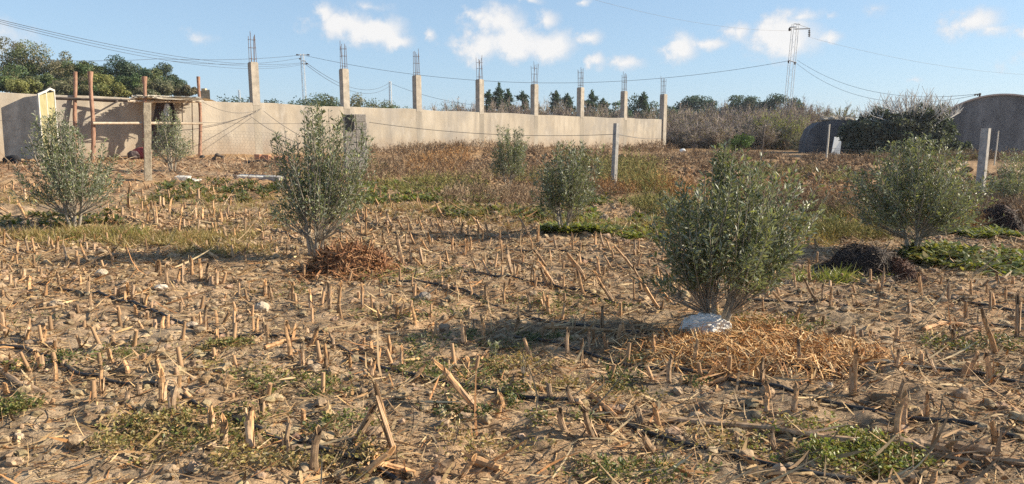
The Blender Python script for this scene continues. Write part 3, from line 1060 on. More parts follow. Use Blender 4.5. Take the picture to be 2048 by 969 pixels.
PA, PAb, PAt = lattice('lattice_pylon', 606, 205, 604, 108, 76, .34, .30, 'thin pale lattice pole behind the wall between its first two columns', 14, .022)
mb = MB()
tube(mb, [PAt + [-.55, 0, -.12], PAt + [.75, 0, -.12]], .05, 5)
tube(mb, [PAt + [-.1, 0, -1.05], PAt + [.5, 0, -1.1]], .05, 5)
tube(mb, [PAt + [-.1, 0, -.75], PAt + [.4, 0, -.78]], .05, 5)
child(mb, 'crossarm', M['steel'], PA)
for d in ((-.5, 0, -.1), (-.3, .3, -.5), (.7, 0, -.1), (.5, 0, -1.05)):
    child(tube(MB(), [PAt + np.array(d) + [-.12, 0, 0], PAt + np.array(d) + [.12, 0, -.03]], [.09, .07], 6), 'insulator', M['insul'], PA)
PBo, PBb, PBt = lattice('lattice_pylon', 1583, 200, 1591, 48, 70, .62, .5, 'tall leaning lattice pylon with a hanging insulator string above the pines', 18, .026)
mb = MB()
tube(mb, [P(1580, 55, 70), P(1592, 54.5, 70)], .06, 5)
tube(mb, [P(1589, 58.5, 70), P(1620, 57.5, 70)], .07, 5)
tube(mb, [P(1588, 48, 70), P(1600, 49, 70)], .05, 5)
tube(mb, [P(1598, 50, 70), P(1619, 57, 70)], .025, 5)
tube(mb, [P(1578, 121, 70), P(1593, 126, 70)], .06, 5)
child(mb, 'crossarm', M['steel'], PBo)
mb = MB()
for k in range(4):
    y = 61 + k * 3.4
    tube(mb, [P(1618.5, y, 70), P(1618.5, y + 1.2, 70), P(1618.5, y + 2.4, 70)], [.05, .14, .05], 8)
tube(mb, [P(1618.5, 57, 70), P(1618.5, 75, 70)], .03, 5)
child(mb, 'insulator_string', M['insul'], PBo)
child(tube(MB(), [P(1579.5, 55, 70), P(1579.5, 58, 70), P(1579.5, 61, 70), P(1579.5, 62.5, 70)], [.02, .14, .14, .04], 8), 'insulator', M['insul'], PBo)
for k in range(2):
    child(tube(MB(), [P(1577 + 13 * k, 122 + k * 3, 70), P(1577 + 13 * k, 127 + k * 3, 70)], [.1, .06], 7), 'insulator', M['insul'], PBo)
for (px, yb, yt, t, lab) in ((780, 215, 163, 140, 'faint far lattice pole beyond the second wall bay'), (478, 205, 180, 190, 'tiny faint pole on the horizon left of the first column')):
    lattice('lattice_pylon', px, yb, px, yt, t, .5, .35, lab, 12, .05)

GC = 'overhead cables between the pylons'
PL = PAt
hang('overhead_cable', M['cable'], [P(612, 112, 76), P(1578, 122, 70)], .018, 'long sagging cable crossing the sky from lattice pole to tall pylon', 'cable', 2.55, GC, 60)
hang('overhead_cable', M['cable'], [P(598, 111, 76), P(320, 118, 62), P(-60, 113, 50)], .016, 'nearly level cable running left from the top of the lattice pole', 'cable', .25, GC, 40)
hang('overhead_cable', M['cable'], [P(603, 116, 76), P(330, 121, 60)], .014, 'thin cable just below the nearly level one', 'cable', .5, GC, 40)
for k, (dy, lab) in enumerate(((0, 'uppermost of the three bundled cables swooping down from the left edge'), (4, 'middle of the three bundled cables swooping down from the left edge'), (9, 'lowest of the three bundled cables swooping down from the left edge'))):
    hang('overhead_cable', M['cable'], [P(603, 126 + dy * .45, 76), P(-140, 5 + dy * .5, 26)], .0105 if k else .012, lab, 'cable', .95 + .12 * k, GC, 60)
hang('overhead_cable', M['cable'], [P(610, 124, 76), P(780, 165, 140)], .024, 'upper of two cables dropping from the lattice pole to the faint far pole', 'cable', 2.2, GC, 40)
hang('overhead_cable', M['cable'], [P(610, 128, 76), P(780, 172, 140)], .024, 'lower of two cables dropping from the lattice pole to the faint far pole', 'cable', 2.3, GC, 40)
hang('overhead_cable', M['cable'], [P(783, 168, 140), P(1010, 215, 120)], .028, 'cable dropping from the faint far pole towards the brown shrubs', 'cable', 1.0, GC, 40)
hang('overhead_cable', M['cable'], [P(1595, 121, 70), P(1950, 189, 46.5)], .013, 'upper of two cables from the tall pylon to the barn roof', 'cable', 1.35, GC, 50)
hang('overhead_cable', M['cable'], [P(1594, 128, 70), P(1951, 191, 46.5)], .013, 'lower of two cables from the tall pylon to the barn roof', 'cable', 1.75, GC, 50)
hang('overhead_cable', M['wire'], [P(1619, 75, 70), P(2200, 150, 90)], .010, 'faint cable leaving the hanging insulator string towards the barn side', 'cable', 1.3, GC, 50)
hang('overhead_cable', M['wire'], [P(1580, 62, 70), P(1120, -20, 48)], .008, 'faint high cable leaving the tall pylon up over the clouds', 'cable', .7, GC, 50)

# ------------------------------------------------------------------ trees and shrubs at the back
def lobed_crown(mb, N, c, rx, ry, rz, leaf, cols, lobes=14, fill=.45, up=.3, flat=0.0, lsize=(.30, .55)):
    """Leaf sprays in uneven clumps through an ellipsoid."""
    lc = rdir(lobes) * np.array([rx, ry, rz]) * U(.35, .85, lobes)[:, None]
    lc[:, 2] += rz * .05
    lr = U(*lsize, lobes) * (rx * rz) ** .5 * 1.15
    which = rng.integers(0, lobes, N)
    rad = (fill + (1 - fill) * U(0, 1, N) ** .5)
    d = rdir(N)
    p = lc[which] + d * (lr[which] * rad)[:, None] * np.array([1, 1, .8 - flat])
    tint = U(.72, 1.2, lobes)[which] * U(.7, 1.25, N)
    cols = np.asarray(cols, float)
    base = cols[rng.integers(0, len(cols), lobes)[which]] if cols.ndim == 2 else np.tile(cols, (N, 1))
    nn = norm(d + rdir(N) * .8 + [0, 0, up])
    dd = norm(np.cross(nn, rdir(N)) + [0, 0, .25])
    leaves(mb, p + np.asarray(c), dd, nn, leaf * U(.6, 1.4, N), leaf * U(.45, .8, N), base * tint[:, None], 0, .1, .5)
    return lc, lr


def limbs(mb, foot, tips, r0, col=None, mi=0, k=.45):
    foot = np.asarray(foot, float)
    fork = foot + (np.mean(tips, 0) - foot) * k * .7
    tube(mb, [foot - [0, 0, .2], foot * .6 + fork * .4 + rng.normal(0, .05, 3), fork], [r0 * 1.15, r0 * .95, r0 * .8], 7, col, mi)
    for tp in tips:
        mid = fork * .5 + tp * .5 + rng.normal(0, .12, 3)
        tube(mb, [fork, mid, tp], [r0 * .6, r0 * .35, r0 * .12], 5, col, mi)


def tree(name, px, ytop, t, wpx, label, cat, group, cols, leaf=.16, N=2600, ybase=None, depth=.8, hfrac=.72, lobes=16, flat=0.0, lsize=(.30, .55), fill=.45):
    tp = P(px, ytop, t)
    b = on(tp[0], tp[1])
    H = max(tp[2] - b[2], 1.0)
    w = wpx / FPX * t
    o = empty(name, b, 0)
    tag(o, label, cat, group)
    rz = H * hfrac / 2
    cz = H - rz * .96
    mb = MB()
    lc, lr = lobed_crown(mb, N, (0, 0, cz), w / 2 * .85, w / 2 * depth * .85, rz * .88, leaf, cols, lobes, fill, .3, flat, lsize)
    c = mb.build('crown', M['crown'], o)
    mb = MB()
    limbs(mb, (0, 0, 0), lc[:7] * .8 + [0, 0, cz], max(.05, H * .022))
    mb.build('trunk', M['bark'], o)
    return o


GRN = np.array([(.105, .145, .055), (.13, .155, .07), (.15, .145, .075), (.085, .125, .055)])
DKG = np.array([(.055, .095, .06), (.062, .105, .07), (.08, .105, .065)])
YEL = np.array([(.21, .21, .07), (.19, .20, .075)])
OLV = np.array([(.17, .165, .10), (.145, .155, .095), (.21, .185, .12)])
GB = 'trees on the bank behind the wall'
bank = [(18, 64, 60, 80, OLV, 'tall tree at the left end of the bank'), (48, 78, 58, 80, GRN, 'bushy tree beside the tall end tree on the bank'),
        (95, 88, 58, 95, OLV, 'broad grey green tree with a rounded top on the bank'), (120, 100, 60, 70, OLV, 'brown tinged tree behind the broad rounded one on the bank'),
        (150, 118, 57, 70, GRN, 'bright green tree in the dip before the log posts on the bank'), (178, 116, 59, 60, GRN, 'light green tree above the second log post on the bank'),
        (232, 108, 60, 90, DKG, 'dark green tree with the highest crown near the bank middle'), (268, 118, 60, 80, DKG, 'dark green tree sloping down beside the highest dark one'),
        (296, 132, 61, 60, GRN, 'small green tree between the two dark ones on the bank'), (325, 126, 62, 66, DKG, 'dark layered tree near the low end of the bank'),
        (352, 146, 63, 40, DKG, 'last dark shrub at the low end of the bank'), (25, 128, 56, 110, GRN, 'low dense shrub under the tall end tree on the bank'),
        (85, 142, 55.5, 90, GRN, 'low green shrub above the yellow board on the bank'), (140, 150, 55, 80, OLV, 'low shrub behind the first log post on the bank'),
        (205, 142, 55, 80, YEL, 'yellowish green shrub between the second and third log posts'), (262, 148, 56, 80, GRN, 'green shrub behind the third log post on the bank'),
        (320, 160, 57, 70, OLV, 'dull brownish shrub above the reed roof on the bank'), (372, 172, 58, 60, OLV, 'sparse dry shrub near the cream building corner')]
bank += [(40, 158, 53.5, 90, YEL, 'lowest yellowish shrub on the slope at the far left of the bank'), (120, 166, 53, 90, OLV, 'lowest dull shrub on the slope right of the yellow board'),
         (170, 170, 53, 80, GRN, 'lowest green shrub on the slope between the two left log posts'), (228, 168, 53, 80, YEL, 'lowest yellow green shrub on the slope above the log pergola beam'),
         (285, 176, 53.5, 70, OLV, 'lowest dull shrub on the slope behind the third log post'), (8, 150, 54, 80, GRN, 'green shrub cut by the left edge of the photo on the bank')]
for (px, yt, t, w, c, lab) in bank:
    tree('bank_tree', px, yt, t, w * 1.15, lab, 'tree', GB, c, .15, 4200, hfrac=.9, lobes=22, lsize=(.22, .42))
for (px, yt, t, w, lab) in ((432, 199, 170, 50, 'first'), (468, 197, 172, 50, 'second'), (498, 199, 168, 40, 'third'), (548, 198, 175, 36, 'fourth'), (586, 201, 178, 30, 'fifth')):
    tree('horizon_tree', px, yt, t, w * 1.7, lab + ' from the left of the faint far trees showing over the wall', 'tree', 'far trees on the horizon over the wall', DKG, .5, 900, hfrac=.9, depth=.9)

# green shrubs over the wall between the first columns
GS = 'leafy shrubs behind the wall'
for (px, yt, t, w, c, lab) in ((612, 202, 66, 40, OLV, 'low dry shrub at the foot of the lattice pole behind the wall'), (640, 188, 64, 60, DKG, 'dark green shrub right of the lattice pole behind the wall'),
                              (668, 184, 62, 60, GRN, 'highest green shrub just left of the second column'), (718, 192, 62, 60, OLV, 'dull green shrub just right of the second column'),
                              (750, 196, 63, 50, GRN, 'green shrub in the middle of the second wall bay'), (788, 204, 65, 56, GRN, 'lowest green shrub before the third column'),
                              (905, 207, 110, 60, DKG, 'blue green far shrub just left of the fourth column')):
    tree('leafy_shrub', px, yt - 4, t, w * 2.3, lab, 'shrub', GS, c, .16, 3600, hfrac=.98, lobes=30, lsize=(.22, .42))


# bare twiggy shrubs: one of each shape, copied
def twiggy(seed, N=900, leafy=0.0, col=(.20, .16, .135), lcol=None):
    r = np.random.default_rng(seed)
    mb = MB()
    a = r.uniform(0, 2 * np.pi, 40)
    e = r.uniform(.25, 1.4, 40)
    d0 = np.stack([np.cos(a) * np.cos(e), np.sin(a) * np.cos(e), np.sin(e)], -1)
    L0 = r.uniform(.5, .85, 40)
    c0 = np.stack([np.cos(a), np.sin(a), 0 * a], -1) * r.uniform(0, .12, 40)[:, None]
    fac = r.uniform(.7, 1.25, 40)[:, None]
    cl = np.array(col)
    nrm = lambda n: norm(r.normal(0, 1, (n, 3)))
    strips(mb, c0, d0, nrm(40), L0, .022, r.uniform(-.1, .15, 40), 2, (1, .8, .5), cl * fac)
    w = r.integers(0, 40, N)
    f = r.uniform(.3, 1, N)
    c1 = c0[w] + d0[w] * (L0[w] * f)[:, None]
    d1 = norm(d0[w] + r.normal(0, .55, (N, 3)) + [0, 0, .25])
    L1 = r.uniform(.12, .34, N)
    strips(mb, c1, d1, nrm(N), L1, .011, r.uniform(-.2, .2, N), 2, (1, .7, .3), cl * r.uniform(.7, 1.4, (N, 1)))
    n2 = N * 4
    w2 = r.integers(0, N, n2)
    c2 = c1[w2] + d1[w2] * (L1[w2] * r.uniform(.2, 1, n2))[:, None]
    d2 = norm(d1[w2] + r.normal(0, .7, (n2, 3)) + [0, 0, .2])
    strips(mb, c2, d2, nrm(n2), r.uniform(.05, .14, n2), .0075, 0, 1, (1, .4), cl * r.uniform(.8, 1.6, (n2, 1)))
    tw = mb.mesh('twigs', M['twig'])
    lf = None
    if leafy:
        mb = MB()
        n3 = int(N * 3 * leafy)
        w3 = r.integers(0, n2, n3)
        leaves(mb, c2[w3] + r.normal(0, .015, (n3, 3)), nrm(n3), nrm(n3), r.uniform(.03, .06, n3), .03, np.array(lcol) * r.uniform(.6, 1.3, (n3, 1)))
        lf = mb.mesh('crown', M['crown'])
    return tw, lf


BARE = [twiggy(3 + k, 1100, .7, c, (.22, .19, .12)) for k, c in enumerate([(.36, .285, .245), (.41, .335, .28), (.33, .275, .25)])]
MIX = [twiggy(20 + k, 800, 1.2, (.36, .30, .22), c) for k, c in enumerate([(.26, .28, .08), (.15, .19, .08), (.19, .21, .14)])]


def shrub(px, yt, t, w, kind, label, group, cat='shrub', name='bare_shrub'):
    tp = P(px, yt, t)
    b = on(tp[0], tp[1])
    o = empty(name, b, U(0, 6.28))
    H = max(tp[2] - b[2], .6)
    ww = w / FPX * t / 1.35
    o.scale = (ww, ww * .9, H / .98)
    tag(o, label, cat, group)
    tw, lf = kind
    for nm, me in (('twigs', tw), ('crown', lf)):
        if me is not None:
            c = bpy.data.objects.new(nm, me)
            COL.objects.link(c)
            c.parent = o
    return o


GW1 = 'bare brown shrubs behind the wall'
ORD = ['first', 'second', 'third', 'fourth', 'fifth', 'sixth', 'seventh', 'eighth', 'ninth', 'tenth', 'eleventh', 'twelfth', 'thirteenth', 'fourteenth', 'fifteenth',
       'sixteenth', 'seventeenth', 'eighteenth', 'nineteenth', 'twentieth', 'twenty-first', 'twenty-second', 'twenty-third', 'twenty-fourth', 'twenty-fifth', 'twenty-sixth',
       'twenty-seventh', 'twenty-eighth', 'twenty-ninth', 'thirtieth']
row = [(830, 212), (868, 208), (900, 205), (936, 196), (985, 197), (1015, 202), (1045, 198), (1085, 196), (1120, 201), (1150, 206), (1195, 207), (1225, 210), (1262, 216), (1300, 212)]
for i, (px, yt) in enumerate(row):
    shrub(px, yt, 57 + (i * 7 % 5), 66 + (i * 13 % 24), BARE[i % 3], f'bare brown twiggy shrub, {ORD[i]} from the left behind the wall', GW1)
GR1 = 'brown and green thicket right of the wall end'
row = [(1340, 214, 61, 70, 0), (1362, 224, 57, 80, 1), (1392, 216, 62, 80, 0), (1420, 232, 57, 90, 1), (1436, 210, 64, 80, 2), (1468, 218, 60, 80, 0), (1490, 238, 56, 80, 2), (1512, 212, 63, 90, 1),
       (1548, 216, 60, 80, 0), (1580, 208, 66, 80, 2), (1604, 204, 68, 80, 0), (1632, 214, 70, 70, 1), (1450, 256, 54, 90, 1), (1388, 250, 54, 90, 2), (1352, 254, 55, 60, 0), (1520, 250, 54, 80, 1), (1600, 240, 56, 60, 1)]
row.sort()
for i, (px, yt, t, w, k) in enumerate(row):
    shrub(px, yt - 8, t, w * 1.15, BARE[k], f'bare brown bush, {ORD[i]} from the left in the thicket past the wall', GR1)
for (px, yt, t, w, k, lab) in ((1350, 212, 66, 66, 1, 'half green bush directly behind the last wall column'), (1384, 210, 66, 50, 0, 'green bush under the umbrella pine nearest the wall'),
                               (1546, 212, 55, 80, 0, 'yellow green bush at the left among the two below the tall pylon'), (1592, 218, 54, 70, 0, 'yellow green bush beside the low annex corner'),
                               (1606, 262, 50, 50, 1, 'small dull green bush at the foot of the annex corner'), (1682, 208, 80, 76, 2, 'grey green bush behind the annex rubble'),
                               (1650, 212, 78, 60, 2, 'grey green bush left of the one behind the rubble')):
    shrub(px, yt, t, w, MIX[k], lab, GR1, 'bush', 'leafy_bush')
tree('green_bush', 1482, 266, 40, 66, 'low bright green rounded bush before the brown thicket', 'bush', None, np.array([(.10, .15, .04), (.085, .13, .035)]), .10, 2200, hfrac=.98, lobes=20, lsize=(.25, .42))


# conifers
def conifer(px, yt, t, wpx, label, tiers=9, seed=0):
    r = np.random.default_rng(seed)
    tp = P(px, yt, t)
    b = on(tp[0], tp[1])
    H = tp[2] - b[2]
    o = tag(empty('conifer_tree', b), label, 'tree', 'dark conifers behind the wall')
    mb, mt = MB(), MB()
    tube(mt, [(0, 0, -.2), (.05, 0, H * .5), (0, 0, H * .98)], [H * .022, H * .014, H * .004], 6)
    w = wpx / FPX * t / 2
    for k in range(tiers):
        f = .35 + .62 * k / tiers
        for j in range(6):
            if r.uniform() < .12:
                continue
            a = r.uniform(0, 6.28)
            L = w * (1.08 - f) * 1.55 * r.uniform(.55, 1.1)
            d = np.array([math.cos(a), math.sin(a), r.uniform(-.02, .35)])
            p0 = np.array([0, 0, H * (f + r.uniform(-.03, .03))])
            tube(mt, [p0, p0 + d * L * .6, p0 + d * L], [.04, .025, .01], 4)
            n = int(26 + 34 * L)
            ff = r.uniform(.25, 1.05, n)
            q = p0 + d * (L * ff)[:, None] + r.normal(0, .16, (n, 3)) * [1, 1, .55]
            leaves(mb, q, norm(r.normal(0, 1, (n, 3)) + d * .6 + [0, 0, .3]), norm(r.normal(0, 1, (n, 3)) + [0, 0, .6]), r.uniform(.25, .5, n), r.uniform(.10, .2, n),
                   DKG[r.integers(0, 3, n)] * r.uniform(.6, 1.1, (n, 1)))
    n = 60
    q = np.stack([r.normal(0, .1, n), r.normal(0, .1, n), H * r.uniform(.88, 1.0, n)], -1)
    leaves(mb, q, norm(r.normal(0, .6, (n, 3)) + [0, 0, 1]), norm(r.normal(0, 1, (n, 3))), .4, .14, DKG[0])
    mb.build('crown', M['crown'], o)
    mt.build('trunk', M['bark'], o)


for i, (px, yt, t, w, lab) in enumerate(((978, 183, 100, 44, 'dark conifer hugging the right side of the fourth column'), (998, 169, 98, 42, 'tallest narrow conifer between the fourth and fifth columns'),
                                          (1016, 180, 101, 40, 'conifer close right of the tallest narrow one'), (1044, 184, 99, 60, 'spreading conifer just left of the fifth column'),
                                          (1112, 184, 97, 46, 'thin gappy conifer, first past the fifth column'), (1134, 190, 98, 54, 'thin gappy conifer, second past the fifth column'),
                                          (1184, 183, 96, 64, 'broad layered conifer just right of the sixth column'), (1206, 200, 99, 60, 'lower layered conifer beside the broad one'),
                                          (1288, 187, 97, 46, 'pointed conifer between the last two columns'))):
    conifer(px, yt, t, w, lab, 9, 40 + i)
GD = 'dark broad trees behind the far end of the wall'
for (px, yt, t, w, lab) in ((1240, 201, 95, 50, 'dark broad tree just left of the seventh column'), (1266, 192, 98, 56, 'dark broad tree just right of the seventh column'), (1304, 196, 99, 56, 'dark broad tree just left of the last column'),
                            (1338, 206, 104, 40, 'low dark tree just right of the last column')):
    tree('broad_tree', px, yt, t, w * 1.4, lab, 'tree', GD, DKG, .3, 2600, hfrac=.95, lobes=24, lsize=(.24, .42))
GP = 'dark umbrella pines on the skyline'
for (px, yt, t, w, lab) in ((1392, 186, 118, 66, 'umbrella pine with the widest crown nearest the wall'), (1362, 196, 119, 44, 'low pine at the left of the first pine clump'), (1424, 200, 121, 50, 'low pine at the right of the first pine clump'),
                            (1462, 187, 118, 48, 'umbrella pine at the left of the middle clump'), (1488, 190, 121, 44, 'small pine in the centre of the middle clump'), (1508, 184, 118, 50, 'tallest umbrella pine of the middle clump'),
                            (1532, 196, 120, 40, 'low pine joining the middle clump to the pylon pine'), (1556, 182, 116, 60, 'rounded umbrella pine just left of the tall pylon'), (1594, 192, 116, 44, 'small pine at the foot of the tall pylon')):
    tree('umbrella_pine', px, yt, t, w * 1.3, lab, 'tree', GP, np.array([(.05, .085, .068), (.06, .098, .075), (.055, .09, .065)]), .34, 3200, hfrac=.80, lobes=26, lsize=(.22, .40), flat=.1)

# fig tree over the annex: pale bare upright branches above dark leaves
fg = empty('fig_tree', on(*P(1830, 300, 41.0)[:2]))
tag(fg, 'fig tree with pale bare upturned branches and dark leaves before the annex', 'tree')
mb = MB()
b = np.array(fg.location)
hub = P(1826, 258, 41)
tube(mb, [b - [0, 0, .1], b * .5 + hub * .5 + [.15, 0, 0], hub], [.14, .11, .10], 8)
tips = []
for k in range(64):
    px = 1708 + 222 * (k + U(0, 1)) / 64
    hgt = 181 + 34 * abs((px - 1830) / 110) ** 1.5 + U(0, 26)
    tp = P(px, hgt, 41 + U(-1.7, 1.7))
    mid = hub * .5 + tp * .5 + np.array([0, 0, -.25]) + rng.normal(0, .12, 3)
    mid2 = mid * .35 + tp * .65 + np.array([0, 0, -.10])
    tube(mb, [hub, mid, mid2, tp], [.05, .036, .024, .011], 5)
    for j in range(6):
        f = U(.25, .95)
        q = mid * (1 - f) + tp * f
        e = norm(np.array([U(-.7, .7), U(-.7, .7), U(.5, 1.1)]))
        L = U(.25, .7)
        tube(mb, [q, q + e * L * .5 + [0, 0, -.02], q + e * L + [0, 0, .06]], [.017, .013, .008], 4)
        tips.append(q)
child(mb, 'trunk', mat('pale fig bark', (.46, .43, .39), (.62, .58, .53), scale=8, rough=.85), fg)
mb = MB()
for (px_, py_, t_, rx_, rz_, n_) in ((1740, 262, 40.6, 1.0, .75, 1300), (1790, 254, 40.3, 1.1, .85, 1700), (1845, 250, 40.6, 1.2, .95, 1900), (1872, 244, 41.0, .8, .85, 1300), (1890, 262, 41.4, .5, .6, 500),
                                     (1765, 284, 40.6, 1.6, .7, 2000), (1850, 284, 40.8, 1.6, .8, 2200), (1705, 276, 41.4, .9, .6, 700), (1800, 268, 41.0, 2.2, .8, 2200), (1880, 272, 41.4, .9, .8, 1400), (1700, 262, 41.6, .8, .6, 700), (1760, 240, 41.2, 1.2, .6, 1100), (1820, 236, 41.4, 1.3, .6, 1200), (1850, 226, 41.6, .9, .5, 800), (1900, 296, 41.2, 1.2, .5, 1200), (1730, 300, 41.0, 1.2, .5, 1000)):
    lobed_crown(mb, n_, P(px_, py_, t_), rx_, .9, rz_, .2, np.array([(.075, .09, .07), (.095, .11, .08), (.06, .075, .062), (.12, .125, .10)]), 20, .3, .3, 0, (.22, .42))
child(mb, 'crown', M['crown'], fg)

# ------------------------------------------------------------------ young olives
def olive(px, py, ytop, halfw, label, shape, nshoot=110, per=80, seed=0, lean=0.0, t=None, stems=4, leaf=.048, clear=.17, tint=1.0, spikes=()):
    """shape: list of (height fraction, left, right) half widths of the crown as shares of halfw."""
    r = np.random.default_rng(seed)
    t = t or GT(px, py)
    b = P(px, py, t)
    b[2] = float(ground_z(b[0], b[1]))
    tp = P(px, ytop, t)
    H = tp[2] - b[2]
    w = halfw * 1.12 / FPX * t
    o = tag(empty('olive_tree', b), label, 'olive tree', 'young olive trees in the field')
    hs, ls, rs = np.array(shape).T
    mt, ml = MB(), MB()
    stem = []
    for k in range(stems):
        a = 2 * np.pi * (k + r.uniform(0, .7)) / stems
        s0 = np.array([math.cos(a) * .03, math.sin(a) * .03, -.06])
        h1 = H * r.uniform(.5, .75)
        lx = math.cos(a) * .36 * w
        f = np.linspace(0, 1, 9)
        p = np.stack([s0[0] + lx * f ** 1.2 + lean * w * f ** 2, s0[1] + math.sin(a) * .3 * w * f ** 1.2, s0[2] + h1 * f], -1)
        p += np.stack([.02 * np.sin(f * 6 + k * 2), .02 * np.cos(f * 7 + k), 0 * f], -1)
        tube(mt, p, .021 * H / 1.5 * (1 - .75 * f) + .003, 7)
        stem.append(p)
    for k in range(nshoot):
        hf = clear + .06 + (1 - clear - .06) * r.uniform(0, 1) ** .95
        if k < len(spikes):
            hf = spikes[k][1]
        L_, R_ = np.interp(hf, hs, ls), np.interp(hf, hs, rs)
        rad = r.uniform(.05, 1) ** .42 * (r.uniform(1.05, 1.3) if r.uniform() < .16 else 1)
        a = r.uniform(0, 2 * np.pi)
        cxw = (R_ - L_) / 2
        hw = (R_ + L_) / 2
        tip = np.array([(cxw + hw * rad * math.cos(a)) * w, hw * w * .85 * rad * math.sin(a), hf * H * r.uniform(.94, 1.03)])
        if k < len(spikes):
            tip = np.array([spikes[k][0] * w, r.uniform(-.15, .15) * w, hf * H])
        st = stem[r.integers(0, stems)]
        st = min(stem, key=lambda s: abs(s[-1][0] - tip[0]) + abs(s[-1][1] - tip[1]) + r.uniform(0, .3 * w))
        kk = int(np.clip(tip[2] / H * 9 * r.uniform(.35, .8), 2, 8))
        root_ = st[kk]
        if root_[2] > tip[2] - .12:
            root_ = st[max(2, kk - 2)]
        f = np.linspace(0, 1, 8)[:, None]
        mid = np.array([root_[0] * .35 + tip[0] * .65, root_[1] * .35 + tip[1] * .65, root_[2] * .6 + tip[2] * .4]) + r.normal(0, .03, 3)
        p = root_ * (1 - f) ** 2 + 2 * mid * f * (1 - f) + tip * f ** 2
        tube(mt, p, np.linspace(.006, .0018, 8) * H / 1.5, 4, None, 0, False)
        Ls = np.linalg.norm(tip - root_)
        n = int(per * .72 * r.uniform(.35, 1.65) * (.45 + .75 * Ls / (.5 * H)))
        g = r.uniform(.22, 1.0, n)
        i0 = np.minimum((g * 7).astype(int), 6)
        fr2 = (g * 7 - i0)[:, None]
        q = p[i0] * (1 - fr2) + p[i0 + 1] * fr2
        ax = norm(p[i0 + 1] - p[i0])
        # short side twigs carry most of the leaves
        side = norm(np.cross(ax, r.normal(0, 1, (n, 3))))
        q = q + side * np.abs(r.normal(0, .032, (n, 1))) * (1.2 - g[:, None]) * H
        ok_ = q[:, 2] > clear * H * (r.uniform(.9, 1.5, n) + .35 * np.clip(1 - np.abs(q[:, 0]) / (w * .7), 0, 1))
        q, ax, side, n = q[ok_], ax[ok_], side[ok_], int(ok_.sum())
        if n == 0:
            continue
        d = norm(ax * .75 + side * r.uniform(.5, 1.1, (n, 1)) + r.normal(0, .25, (n, 3)))
        nn = norm(np.cross(d, r.normal(0, 1, (n, 3))) + [0, 0, .55])
        tnt = r.uniform(.7, 1.3, (n, 1)) * tint
        yl = (r.uniform(0, 1, (n, 1)) < .12)
        colr = np.where(yl, np.array([[1.5, 1.5, .9]]), np.array([[1.0, 1.0, 1.0]])) * tnt
        leaves(ml, q, d, nn, leaf * 1.15 * r.uniform(.65, 1.25, n), leaf * .32 * r.uniform(.8, 1.2, n), colr, 0, .05, .5)
    ml.build('crown', M['olive'], o)
    mt.build('trunk', M['bark'], o)
    return o


olive(1432, 664, 290, 160, 'largest foreground olive, above the orange straw mulch and white plastic', [(0, .2, .2), (.17, .62, .42), (.28, .82, .66), (.5, .9, .98), (.7, .72, 1.2), (.85, .42, 1.05), (.93, .2, .5), (1, .02, .05)],
      185, 92, 1, .12, None, 4, .050, .20, spikes=((-.05, 1.0), (.0, .95), (.25, .92), (.8, .9), (1.05, .86), (-.45, .82)))
olive(632, 512, 208, 100, 'tall forked olive beside the brown straw heap', [(0, .2, .2), (.12, .7, .5), (.3, 1.0, .85), (.5, .95, 1.08), (.68, .8, 1.18), (.8, .6, 1.14), (.9, .15, .95), (1, .02, .12)],
      120, 80, 2, .0, None, 4, .050, spikes=((.02, 1.0), (.08, .97), (-.02, .94), (.06, .91), (.6, .93), (.72, .91), (.82, .9), (.5, .89), (.92, .86), (1.0, .83), (1.05, .78), (.95, .8), (1.0, .72), (1.02, .66), (-.62, .80), (-.55, .78), (-.7, .75), (-.5, .74)))
olive(150, 455, 222, 96, 'bushy olive at the left side of the field before the sloping wall', [(0, .2, .2), (.14, .7, .8), (.3, 1.05, 1.1), (.5, 1.0, 1.05), (.7, .8, .8), (.85, .6, .3), (1, .25, .02)],
      120, 80, 3, -.05, None, 4, .054, spikes=((-.55, 1.0), (-.5, .96), (-.25, .92), (.35, .84), (.75, .76)))
olive(1825, 503, 268, 118, 'wide olive behind the dark hay heap', [(0, .2, .3), (.14, .75, .7), (.3, 1.08, .95), (.5, 1.18, 1.0), (.7, 1.1, .95), (.85, .75, .65), (.95, .3, .3), (1, .05, .05)],
      165, 84, 4, .0, None, 5, .051, spikes=((.05, 1.0), (-.5, .93), (-.3, .94), (.35, .95), (-.75, .90), (.5, .91), (-.1, .97), (.8, .76), (-1.2, .72)))
olive(1128, 462, 282, 68, 'middle olive standing among the broad leaved weeds', [(0, .1, .2), (.12, .3, .3), (.3, .85, .8), (.5, 1.0, .95), (.7, 1.0, .95), (.85, .7, .9), (.95, .25, .7), (1, .1, .5)],
      100, 82, 5, .05, None, 4, .053, tint=.95, spikes=((-.2, 1.0), (.45, .98), (1.0, .96), (.9, .9)))
olive(1016, 372, 252, 42, 'small pale olive between the dry weeds and the wall', [(0, .1, .1), (.15, .4, .4), (.35, .9, .9), (.6, 1.0, 1.0), (.8, .75, .9), (.92, .5, .6), (1, .2, .3)],
      80, 80, 6, 0, 17.5, 3, .058, tint=1.05, spikes=((-.45, 1.0), (-.3, .97), (.5, .97), (.62, .94)))
olive(345, 336, 216, 46, 'olive growing inside the log pergola behind the thick rough post', [(0, .1, .1), (.12, .5, .5), (.35, 1.0, 1.0), (.6, .9, .95), (.8, .6, .6), (.92, .3, .3), (1, .05, .05)],
      70, 66, 7, 0, 20.5, 4, .064, tint=1.1, spikes=((.0, .88), (.4, .84), (-.5, .8)))
